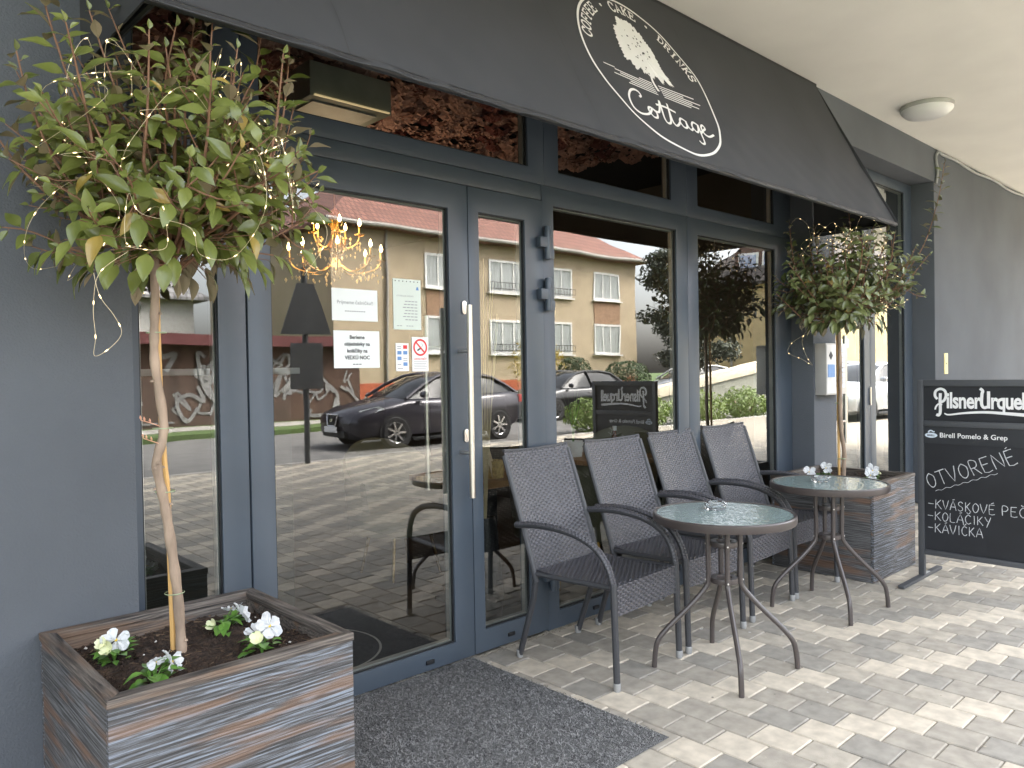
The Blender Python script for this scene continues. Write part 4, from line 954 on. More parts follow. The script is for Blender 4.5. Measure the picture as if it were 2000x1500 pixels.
    # drooping leaves round the underside
    for k in range(int(nshoot*1.5)):
        a = rn.uniform(0, 6.28); r = R*rn.uniform(0.15, 0.75); p = top + Vector((math.cos(a)*r, math.sin(a)*r, rn.uniform(-0.10, 0.02)))
        add_leaf(p, Vector((math.cos(a)*0.5, math.sin(a)*0.5, -1.0+rn.uniform(-.2,.5))), Vector((math.cos(a), math.sin(a), 0.35))+Vector((0,-.4,0)), rn.uniform(.85, 1.15))
        br.tube([p, p.lerp(top, 0.5)], 0.0013, 4, False)
    # upright young shoots rising out of the ball
    tall = list(tall)
    for k in range(26):
        az = 2*PI*k*0.618; r = R*math.sqrt((k+0.5)/26)*0.95; s0 = top+Vector((math.cos(az)*r*0.75, math.sin(az)*r*0.75, 0.10+0.22*(1-r/R)))
        e0 = s0+Vector((math.cos(az)*r*0.32+rn.uniform(-.05,.05), math.sin(az)*r*0.32+rn.uniform(-.05,.05), rn.uniform(0.16, 0.36)))
        tall.append((s0, e0, (rn.uniform(-.02,.02), rn.uniform(-.02,.02), 0)))
    # long upright shoots: (start, end, bend)
    for s0, e0, bd_ in tall:
        s0, e0 = Vector(s0), Vector(e0); br.tube(smoothpath([top+Vector((0,0,-.02)), top.lerp(s0, .55)+Vector((0,0,-.03)), s0], 4), [0.0055-0.0012*i/8 for i in range(9)], 6, False); pts = smoothpath([s0, s0.lerp(e0, .35)+Vector(bd_), s0.lerp(e0, .7)+Vector(bd_)*.7, e0], 7)
        br.tube(pts, [0.0042-0.0026*i/len(pts) for i in range(len(pts))], 6, False); leafy(pts, 0.03, 0.019, 0.88, 1.25)
    crown = obj('branches', br, M['twig'], t, smooth=True, fix=False)
    org = Vector(base)
    leaves.sort(key=lambda q: (q[0]-CAM).length)
    for k, (p, q, s, i) in enumerate(leaves[:300]): piece('leaf', lm[i], crown, p-org, q, s)
    lf = MB()
    for p, q, s, i in leaves[300:]:
        i = min(i, 3)
        me = lm[i]; lf.add([q @ (v.co*s) + p for v in me.vertices], [tuple(f.vertices) for f in me.polygons])
    if lf.v: o_ = obj('inner_leaves', lf, mat, t, smooth=True, fix=False); o_['kind'] = 'stuff'
    return t, leaves
b1 = (0.782, -0.525, 0.56)
tr1 = [(0.791,-0.53,0.53), (0.791,-0.53,0.58), (0.785,-0.53,0.72), (0.774,-0.53,0.837), (0.760,-0.53,0.956), (0.750,-0.53,1.023), (0.736,-0.53,1.111), (0.754,-0.53,1.181), (0.756,-0.53,1.242), (0.738,-0.53,1.388), (0.738,-0.53,1.477), (0.742,-0.53,1.563), (0.745,-0.53,1.72)]
T1, lv1 = tree('standard_tree', 'clipped evergreen tree with long upright shoots in the foreground planter', b1, (0.79, -0.54, 1.735), tr1, 0.43, 5, 52,
   [((0.70,-0.62,1.78),(0.47,-0.52,2.43),(-.05,0,0)), ((0.76,-0.60,1.80),(0.575,-0.60,2.30),(-.02,0,.02)), ((0.82,-0.58,1.80),(0.635,-0.55,2.34),(0.0,0,.02)), ((0.86,-0.55,1.80),(0.875,-0.50,2.30),(.01,0,0)), ((0.95,-0.52,1.82),(0.955,-0.42,2.30),(.02,0,0)),
    ((0.95,-0.62,1.80),(1.125,-0.62,2.48),(.06,0,0)), ((0.62,-0.60,1.74),(0.40,-0.66,2.13),(-.05,0,0)), ((0.98,-0.56,1.78),(1.24,-0.52,2.13),(.04,0,-.01)), ((0.86,-0.66,1.78),(0.93,-0.66,2.20),(.01,0,0)), ((0.66,-0.68,1.76),(0.50,-0.74,2.06),(0,0,0))],
   M['leaf'], 0.078, 0.030, 'standard trees in planters')
b2 = (5.20, -0.50, 0.57)
tr2 = [(5.205,-0.50,0.55), (5.215,-0.50,0.66), (5.225,-0.50,0.76), (5.185,-0.50,0.90), (5.17,-0.50,1.05), (5.175,-0.50,1.25), (5.172,-0.50,1.42), (5.165,-0.50,1.60), (5.18,-0.50,1.70)]
T2, lv2 = tree('standard_tree', 'smaller looking evergreen standard tree in the far planter by the pier', b2, (5.22, -0.51, 1.72), tr2, 0.43, 9, 52,
   [((5.42,-0.70,1.80),(5.735,-0.98,2.72),(.10,-.06,0)), ((5.24,-0.52,1.85),(5.27,-0.52,2.46),(.03,-.02,0)), ((5.34,-0.60,1.85),(5.50,-0.70,2.36),(.02,-.02,0)), ((5.05,-0.36,1.80),(4.96,-0.26,2.33),(-.03,.03,0)), ((5.12,-0.42,1.80),(5.10,-0.36,2.30),(0,0,0)), ((5.02,-0.34,1.65),(4.88,-0.20,1.85),(0,0,0)), ((5.40,-.72,1.74),(5.62,-.92,2.1),(0,0,0))],
   M['leafb'], 0.080, 0.027, 'standard trees in planters')
# small bud twigs on the near trunk
sp_m = MB()
for z, l in ((1.215, 0.055), (1.165, 0.05)):
    p = Vector((0.745, -0.535, z)); q = p+Vector((-0.03, -0.012, 0.012)); e = p+Vector((-l, -0.02, 0.02)); sp_m.tube([p, q, e], [0.0016, 0.0013, 0.001], 5)
    for f in (0.5, 0.8, 1.0):
        c = p.lerp(e, f); sp_m.tube([c, c+Vector((-0.003, -0.004, 0.008)), c+Vector((-0.004, -0.006, 0.014))], [0.001, 0.003, 0.0005], 6)
obj('side_twig', sp_m, pm('budding twig', (0.55,0.30,0.20), 0.7), T1, smooth=True, fix=False)
def cane(pts, lab):
    t = thing('bamboo_cane', lab, 'plant stake', pts[0])
    obj('cane', MB().tube(smoothpath(pts, 4), 0.0085, 10), M['cane'], t, smooth=True)
    return t
c1 = cane([(0.778,-0.506,0.545), (0.776,-0.506,0.722), (0.771,-0.506,1.018), (0.764,-0.506,1.12), (0.756,-0.506,1.388), (0.754,-0.506,1.70)], 'yellow bamboo cane tied to the near tree trunk')
c2 = cane([(5.200,-0.475,0.555), (5.196,-0.475,0.9), (5.192,-0.475,1.3), (5.19,-0.475,1.62)], 'yellow bamboo cane tied to the far tree trunk')
for z, x, y in ((0.735,0.780,-0.519), (1.028,0.761,-0.518), (1.208,0.759,-0.518), (1.478,0.748,-0.518)):
    obj('tie', MB().lathe([(0.0265,z-0.0016),(0.0275,z),(0.0265,z+0.0016)], 16, (x, y, 0)), M['tie'], c1, smooth=True)
for z in (0.72, 1.1): obj('tie', MB().lathe([(0.026,z-0.003),(0.028,z),(0.026,z+0.003)], 16, (5.21 if z < 1 else 5.182, -0.488, 0)), M['tie'], c2, smooth=True)
# ------------------------------------------------------------------ fairy lights wound through the crowns
M['wire'] = pm('pale fairy-light wire', (0.62, 0.52, 0.33), 0.4, metal=0.3)
M['bulb'] = glow('warm fairy-light bulb', (1.0, 0.74, 0.38), 0.28)
def fairy(center, R, seed, runs, lab, extra=()):
    t = thing('fairy_lights', lab, 'string lights', center, group='fairy lights in the trees')
    rn = random.Random(seed); w = MB(); bl = MB(); c = Vector(center)
    paths = []
    for k in range(runs):
        a = rn.uniform(0, 6.28); ph = rn.uniform(-.5, 1.1); pts = []
        for q in range(24):
            a += rn.uniform(-.35, .6); ph = max(-0.35, min(1.25, ph+rn.uniform(-.4, .4))); r = R*rn.uniform(0.60, 1.02)
            pts.append(c+Vector((math.cos(a)*math.cos(ph)*r, math.sin(a)*math.cos(ph)*r, math.sin(ph)*r*1.25)))
        paths.append(pts)
    for e in extra: paths.append([Vector(p) for p in e])
    for pts in paths:
        sp_ = smoothpath(pts, 8); w.tube(sp_, 0.00055, 4, False); d = 0.0
        for a, b in zip(sp_, sp_[1:]):
            d += (b-a).length
            if d > 0.075:
                d = 0.0; r = 0.0015; tg = (b-a).normalized()
                bl.tube([b-tg*0.005, b-tg*0.002, b+tg*0.002, b+tg*0.005], [0.0009, r, r, 0.0009], 6)
    obj('wire', w, M['wire'], t, smooth=True, fix=False)
    o_ = obj('bulbs', bl, M['bulb'], t, smooth=True, fix=False); o_['kind'] = 'stuff'
fairy((0.80, -0.55, 1.80), 0.41, 3, 6, 'warm fairy lights on thin wire around the near tree crown',
      [[(0.60,-0.78,1.66), (0.53,-0.80,1.60), (0.515,-0.80,1.52), (0.518,-0.80,1.45), (0.515,-0.80,1.405), (0.55,-0.80,1.425), (0.575,-0.80,1.46), (0.56,-0.80,1.50), (0.53,-0.80,1.545), (0.52,-0.79,1.60)]])
fairy((5.22, -0.51, 1.86), 0.40, 8, 3, 'warm fairy lights on thin wire around the far tree crown',
      [[(5.02,-0.36,1.62), (4.98,-0.33,1.53), (5.0,-0.35,1.42), (5.04,-0.37,1.36), (4.98,-0.33,1.40), (4.90,-0.27,1.45), (4.94,-0.30,1.53), (5.06,-.40,1.60)], [(4.96,-.27,2.32),(5.0,-.30,2.36),(5.06,-.34,2.31),(5.08,-.36,2.2),(5.12,-.38,2.32),(5.2,-.45,2.25)]])
# ------------------------------------------------------------------ white pansies
M['petalw'] = pm('white pansy petal', (0.60, 0.61, 0.61), 0.6, var=0.10, vs=60)
M['petalc'] = pm('pale yellow bud petal', (0.74, 0.75, 0.48), 0.55, var=0.1)
M['eye'] = pm('yellow pansy eye', (0.75, 0.52, 0.05), 0.6)
M['pleaf'] = leafmat('pansy leaf', (0.06, 0.17, 0.025), (0.17, 0.33, 0.06), (0.16, 0.26, 0.08))
pleaf = [leafmesh(0.032, 0.018, 0.35, 0.25, M['pleaf'], 1.0), leafmesh(0.024, 0.016, 0.15, 0.3, M['pleaf'], 1.0)]
def petal(mb, c, n, ang, L, Wd, cup, rn):
    x = n.orthogonal().normalized(); y = n.cross(x); d = x*math.cos(ang)+y*math.sin(ang); s = n.cross(d); N_ = 8; vs = [c]
    ring = []
    for (tt, ww) in ((0.35, 0.55), (0.75, 1.0), (1.0, 0.72)):
        for k in (-1, -0.5, 0, 0.5, 1):
            e = tt*(1-0.10*k*k); ring.append(c + d*L*e + s*Wd*0.5*ww*k + n*(cup*tt*tt*L + 0.11*L*math.sin(k*4+tt*5+ang) + rn.uniform(-.001,.001)))
    vs += ring; fs = [(0, 1+k, 2+k) for k in range(4)]
    for r in range(2): fs += [(1+r*5+k, 1+(r+1)*5+k, 2+(r+1)*5+k, 2+r*5+k) for k in range(4)]
    mb.add(vs, fs)
def pansy(loc, lab, seed, flowers, parent_group, ls=1.0):
    rn = random.Random(seed); t = thing('pansy', lab, 'flower', loc, group=parent_group); o_ = Vector(loc)
    for k in range(24):
        a = rn.uniform(0, 6.28); z = rn.uniform(0.004, 0.042); r = rn.uniform(0.004, 0.034)
        q = Matrix.Rotation(a, 3, 'Z') @ Matrix.Rotation(rn.uniform(-0.75, 0.15), 3, 'Y')
        piece('leaf', pleaf[k % 2], t, (math.cos(a)*r, math.sin(a)*r, z), q.to_quaternion(), rn.uniform(1.0, 1.9)*ls)
    sm = MB()
    for k in range(6):
        a = rn.uniform(0, 6.28); sm.tube([o_+Vector((0,0,-0.005)), o_+Vector((math.cos(a)*0.012, math.sin(a)*0.012, 0.04))], 0.0015, 5)
    for dx, dy, dz, nv, s, kind in flowers: sm.tube([o_, o_+Vector((dx*.5, dy*.5, dz*.8)), o_+Vector((dx, dy, dz))], 0.0014, 5)
    obj('stem', sm, M['pleaf'], t, smooth=True, fix=False)
    for dx, dy, dz, nv, s, kind in flowers:
        c = o_+Vector((dx, dy, dz)); n = Vector(nv).normalized(); mb = MB()
        if kind == 'open':
            for i, (aa, L, Wd) in enumerate(((90, .030, .040), (25, .027, .031), (155, .027, .031), (-62, .028, .036), (-120, .028, .036))):
                petal(mb, c+n*0.0022*i, n, math.radians(aa+rn.uniform(-6, 6)), L*s*1.28*rn.uniform(.88,1.1), Wd*s*0.86*rn.uniform(.85,1.15), rn.uniform(-0.35, 0.5), rn)
            f = obj('bloom', mb, M['petalw'], t, smooth=True, fix=False)
            obj('eye', MB().lathe([(0,0.003),(0.004*s,0.001),(0.0045*s,-0.001)], 8, (0,0,0)), M['eye'], f, local=True)
            e = f.children[-1]; e.location = c-o_+n*0.005; e.rotation_mode = 'QUATERNION'; e.rotation_quaternion = n.to_track_quat('Z', 'Y')
        else:
            for i in range(5): petal(mb, c, n, 1.25*i, .018*s, .018*s, 0.9, rn)
            obj('bud', mb, M['petalc'], t, smooth=True, fix=False)
CV = (-0.55, -0.75, 0.35)
z1 = P1[2]-0.060
pansy((0.645, -0.415, z1), 'white pansy with facing bloom at the left end of the near planter', 1, [(0.005,-0.005,.062,(-.35,-.8,.3),1.1,'open'), (-0.03,-0.01,.058,(-.6,-.4,.6),1,'bud'), (-0.02,-.02,.045,(-.6,-.6,.5),1.1,'bud')], 'pansies in the near planter', 1.05)
pansy((0.665, -0.675, z1), 'white pansy with drooping bloom at the near planter front edge', 2, [(0.045,-0.005,.052,(.7,-.35,.25),1.05,'open'), (0.018,0.015,.05,(-.2,-.3,.9),.75,'open')], 'pansies in the near planter', 1.2)
pansy((0.97, -0.40, z1), 'white pansy with sideways bloom behind the near trunk', 3, [(0.045,-0.02,.052,(.75,-.35,.3),1.15,'open'), (-0.035,0,.03,(-.7,-.4,.5),1,'bud'), (0.03,0.02,.06,(.3,.2,.9),.8,'open')], 'pansies in the near planter', 1.05)
pansy((0.975, -0.655, z1), 'white pansy with large bloom at the right end of the near planter', 4, [(0.03,0.015,.068,(-.1,-.9,.35),1.2,'open'), (-0.018,-.01,.045,(-.4,-.6,.6),1.1,'bud'), (0.0,0.035,.05,(-.3,-.4,.8),.85,'open')], 'pansies in the near planter', 1.0)
z2 = P2[2]-0.060
pansy((5.03, -0.33, z2), 'white pansy at the back left of the far planter', 5, [(0,-0.01,.075,CV,1.25,'open')], 'pansies in the far planter')
pansy((5.22, -0.36, z2), 'white pansy just behind the far trunk', 6, [(0.0,-.01,.085,CV,1.3,'open'), (0.03,.0,.065,(.3,-.6,.5),1.,'open')], 'pansies in the far planter')
pansy((5.13, -0.69, z2), 'white pansy hidden low behind the far table rim', 7, [(0.02,-.01,.07,CV,1.3,'open'), (0.06,-.02,.06,(.2,-.8,.4),1.2,'open')], 'pansies in the far planter')
pansy((5.37, -0.62, z2), 'white pansy at the front right of the far planter', 8, [(-0.01,-.01,.075,CV,1.3,'open'), (0.035,-.03,.05,(.2,-.6,.6),1.,'bud')], 'pansies in the far planter')
# ------------------------------------------------------------------ inside the cafe
gold = pm('gilded brass', (0.75, 0.45, 0.12), 0.25, metal=1.0, var=0.1)
crystal = pm('amber cut crystal', (0.85, 0.62, 0.30), 0.06, var=0.3, vs=80, spec=1.0)
flame = glow('candle bulb', (1.0, 0.66, 0.26), 3.5)
CX, CY, CZc = 2.56, 1.60, 2.02
ch = thing('chandelier', 'gilded crystal chandelier with lit candle bulbs inside the entrance', 'chandelier', (CX, CY, 2.9))
obj('stem', MB().lathe([(0.0,2.90),(0.06,2.90),(0.05,2.87),(0.008,2.85),(0.008,2.42),(0.03,2.40),(0.05,2.34),(0.022,2.27),(0.035,2.22),(0.05,2.16),(0.02,2.10),(0.05,2.04),(0.03,1.98),(0.0,1.96)], 16, (CX, CY, 0)), gold, ch, smooth=True)
bd_ = MB(); rx = random.Random(2)
for tier, (n, r, z) in enumerate(((8, 0.29, 2.06), (5, 0.155, 2.22))):
    for k in range(n):
        a = 2*PI*k/n + 0.3 + tier*0.3; c, s = math.cos(a), math.sin(a)
        arm = smoothpath([(CX+c*.03, CY+s*.03, z), (CX+c*r*.45, CY+s*r*.45, z-0.055), (CX+c*r*.85, CY+s*r*.85, z-0.03), (CX+c*r, CY+s*r, z+0.02)], 5)
        m1 = MB().tube(arm, 0.006, 6); m1.lathe([(0.0,z+.018),(0.03,z+.026),(0.034,z+.034),(0.008,z+.03)], 12, (CX+c*r, CY+s*r, 0)); m1.tube([(CX+c*r, CY+s*r, z+.03), (CX+c*r, CY+s*r, z+.085)], 0.008, 8)
        ao = obj('candle_arm', m1, gold, ch, smooth=True)
        obj('candle_bulb', MB().lathe([(0.004,z+.086),(0.010,z+.096),(0.011,z+.106),(0.006,z+.124),(0.0,z+.138)], 10, (CX+c*r, CY+s*r, 0)), flame, ao, smooth=True)
        for q in range(10):
            b = a+rx.uniform(-.3,.3); rr = r*rx.uniform(.6,1.08); zz = z-rx.uniform(-.02,.11); e = rx.uniform(.005,.011)
            P = Vector((CX+math.cos(b)*rr, CY+math.sin(b)*rr, zz))
            bd_.add([P+Vector(d)*e for d in ((1,0,0),(0,1,0),(-1,0,0),(0,-1,0),(0,0,1.3),(0,0,-1.9))], [(0,1,4),(1,2,4),(2,3,4),(3,0,4),(1,0,5),(2,1,5),(3,2,5),(0,3,5)])
o = obj('crystal_drops', bd_, crystal, ch, fix=False); o['kind'] = 'stuff'
pd = bpy.data.lights.new('chandelier_light', 'POINT'); pd.energy = 2.2; pd.color = (1.0, 0.72, 0.46); pd.shadow_soft_size = 0.22
po = bpy.data.objects.new('chandelier_light', pd); COL.objects.link(po); po.location = (CX, CY, 2.2); po.parent = ch; po.location = (0, 0, -0.7)
# air conditioner under the ceiling
ac = thing('air_conditioner', 'pale air conditioning unit under the blossom ceiling seen through the transom', 'air conditioner', (1.98, 0.62, 2.75))
pale = pm('pale plastic', (0.34, 0.37, 0.31), 0.5)
obj('casing', MB().box(1.80, 2.26, 0.5, 0.78, 2.67, 2.84), pale, ac, bevel=0.012)
obj('lamp_strip', MB().box(1.82, 2.24, 0.489, 0.4995, 2.672, 2.679), glow('warm led strip', (1.0, 0.75, 0.4), 0.06), ac)
obj('grille', MB().box(1.84, 2.2, 0.55, 0.72, 2.662, 2.6695), M['plastic'], ac)
# tables
oak = pm('oiled oak', (0.36, 0.20, 0.085), 0.45, var=0.25, vs=4, stretch=(1, 10, 1))
def cafe_table(cx, cy, lab):
    t = thing('cafe_table', lab, 'table', (cx, cy, 0), group='small tables inside the cafe')
    obj('top', MB().box(cx-.32, cx+.32, cy-.32, cy+.32, 0.715, 0.75), oak, t, bevel=0.006)
    obj('pedestal', MB().box(cx-.05, cx+.05, cy-.05, cy+.05, 0.02, 0.715), M['black'], t)
    obj('foot', MB().box(cx-.22, cx+.22, cy-.22, cy+.22, 0.001, 0.02), M['black'], t, bevel=0.004)
    return t
cafe_table(2.98, 0.66, 'small oak table inside behind the narrow door leaf')
cafe_table(4.15, 0.70, 'small oak table inside behind the second chair')
jr = thing('cutlery_pot', 'straw coloured pot with paper cutlery pouches on the inside table', 'pot', (2.90, 0.48, 0.75))
straw = pm('woven straw', (0.52, 0.36, 0.13), 0.8, var=0.3, vs=60)
obj('pot', MB().lathe([(0,0.7505),(0.05,0.7505),(0.055,0.80),(0.052,0.85),(0.047,0.85),(0.047,0.76),(0,0.76)], 20, (2.90, 0.48, 0)), straw, jr, smooth=True)
rj = random.Random(1)
for k in range(7):
    x, y = 2.77+0.018*k, 0.47+rj.uniform(-.02,.02); o = obj('paper_pouch', MB().obox((x, y, 0.84), (0.010,0,0.003), (0,0.003,0), (rj.uniform(-.03,.01),0,0.088)), pm('kraft paper', (0.55,0.42,0.26), 0.8), jr)
# upholstered chairs
olive = pm('olive velvet', (0.155, 0.15, 0.095), 0.75, var=0.12, vs=3)
def tub_chair(cx, cy, a, lab):
    t = thing('tub_chair', lab, 'chair', (cx, cy, 0), a, group='olive chairs inside the cafe')
    mb = MB(); vs = []; n = 24
    for i in range(n+1):
        q = PI*(-0.08+1.16*i/n); h = 0.66+0.24*math.sin(max(0, min(PI, q)))
        for (r, z) in ((0.34, 0.30), (0.36, 0.5), (0.375, h-0.02), (0.355, h), (0.325, h-0.02), (0.30, 0.5), (0.28, 0.42)):
            vs.append((r*math.cos(q), r*math.sin(q)*0.95, z))
    mb.add(vs, [(i*7+k, (i+1)*7+k, (i+1)*7+k+1, i*7+k+1) for i in range(n) for k in range(6)])
    obj('shell', mb, olive, t, local=True, smooth=True, angle=60)
    obj('seat', MB().lathe([(0,0.30),(0.32,0.30),(0.335,0.36),(0.32,0.43),(0.25,0.455),(0,0.46)], 28), olive, t, local=True, smooth=True, angle=60)
    for k in range(4):
        q = PI/4+PI/2*k; obj('leg', MB().tube([(0.2*math.cos(q), 0.2*math.sin(q), 0.30), (0.27*math.cos(q), 0.27*math.sin(q), 0.0)], [0.014, 0.009], 8), gold, t, local=True, smooth=True)
for cx, cy, a, lab in ((3.62, 0.62, math.radians(80), 'olive upholstered tub chair between the first and second wicker chairs, inside'), (4.62, 0.98, math.radians(-60), 'olive upholstered tub chair inside behind the third wicker chair'), (2.98, 1.55, 0, 'olive upholstered tub chair deep inside behind the oak table')): tub_chair(cx, cy, a, lab)
bt = thing('sauce_bottle', 'dark sauce bottle with pale cap on the inside table', 'bottle', (4.02, 0.52, 0.75))
obj('body', MB().lathe([(0,0.7505),(0.028,0.7505),(0.03,0.76),(0.03,0.88),(0.012,0.92),(0.012,0.95),(0,0.95)], 16, (4.02, 0.52, 0)), pm('brown bottle glass', (0.12,0.035,0.01), 0.1), bt, smooth=True)
obj('cap', MB().lathe([(0.0145,0.945),(0.0145,0.975),(0,0.975)], 14, (4.02, 0.52, 0)), M['white'], bt, smooth=True)
# plant and dried grasses behind the glass
pp = thing('potted_plant', 'upright green potted plant on the inside table', 'plant', (3.98, 0.86, 0.75))
obj('pot', MB().lathe([(0,0.7505),(0.06,0.7505),(0.075,0.86),(0.068,0.86),(0.06,0.78),(0,0.78)], 18, (3.98, 0.86, 0)), M['white'], pp, smooth=True)
gl_ = MB()
for k in range(12):
    a = rj.uniform(0, 6.28); h = rj.uniform(.2, .42); lean = rj.uniform(.02, .12); w = 0.014; c, s = math.cos(a), math.sin(a)
    gl_.add([(3.98+c*lean*t*t-s*w*(1-t)*(.5+2*t*(1-t)), 0.86+s*lean*t*t+c*w*(1-t)*(.5+2*t*(1-t)), .84+h*t) for t in (0,.3,.6,1)]+[(3.98+c*lean*t*t+s*w*(1-t)*(.5+2*t*(1-t)), 0.86+s*lean*t*t-c*w*(1-t)*(.5+2*t*(1-t)), .84+h*t) for t in (0,.3,.6,1)], [(0,1,5,4),(1,2,6,5),(2,3,7,6)])
obj('blades', gl_, M['pleaf'], pp, fix=False)
for gx, gy, seed, lab in ((2.60, 0.22, 3, 'thin dried grass stems standing behind the narrow door leaf'), (3.02, 0.25, 4, 'thin dried grass stems at the left edge of the first shop window')):
    dg = thing('dried_grass', lab, 'dried grass', (gx, gy, 0.0), group='dried grasses inside the glass'); rg = random.Random(seed)
    obj('vase', MB().lathe([(0,0.001),(0.07,0.001),(0.09,0.2),(0.06,0.55),(0.05,0.6),(0.045,0.6),(0.05,0.3),(0,0.05)], 18, (gx, gy, 0)), M['black'], dg, smooth=True)
    for k in range(14):
        a = rg.uniform(0, 6.28); h = rg.uniform(1.35, 1.98); l = rg.uniform(.04, .16); c, s = math.cos(a), math.sin(a)*0.5
        obj('stem', MB().tube(smoothpath([(gx, gy, .5), (gx+c*l*.35, gy+s*l*.35, h*.62), (gx+c*l, gy+s*l, h)], 4), [0.0022]*8+[0.0012], 5, False), pm('straw stem', (0.75,0.62,0.38), 0.7), dg, smooth=True, fix=False)
# counter and inner mat
ct = thing('display_counter', 'dark counter with white top edge behind the left sidelight', 'counter', (1.0, 1.45, 0))
obj('body', MB().box(0.5, 2.05, 1.25, 1.75, 0.001, 1.36), pm('dark counter panel', (0.06,0.055,0.045), 0.5), ct, bevel=0.004)
obj('top', MB().box(0.46, 2.09, 1.21, 1.79, 1.361, 1.395), pm('white counter top', (0.72,0.73,0.74), 0.35), ct, bevel=0.004)
im = thing('inner_mat', 'round-patterned black mat inside the glass door', 'mat', (1.85, 0.62, 0))
obj('mat', MB().box(1.36, 2.33, 0.12, 1.1, 0.0012, 0.009), pm('black mat', (0.012,0.012,0.013), 0.95), im, bevel=0.002)
mb = MB(); ribbon(mb, [(1.80+0.33*math.cos(2*PI*k/64), 0.60+0.33*math.sin(2*PI*k/64)) for k in range(64)], 0.012, lambda u, v, h: (u, v, 0.009+h), h0=0.0012, dh=0, closed=True)
obj('ring_print', mb, M['plastic'], im, fix=False)
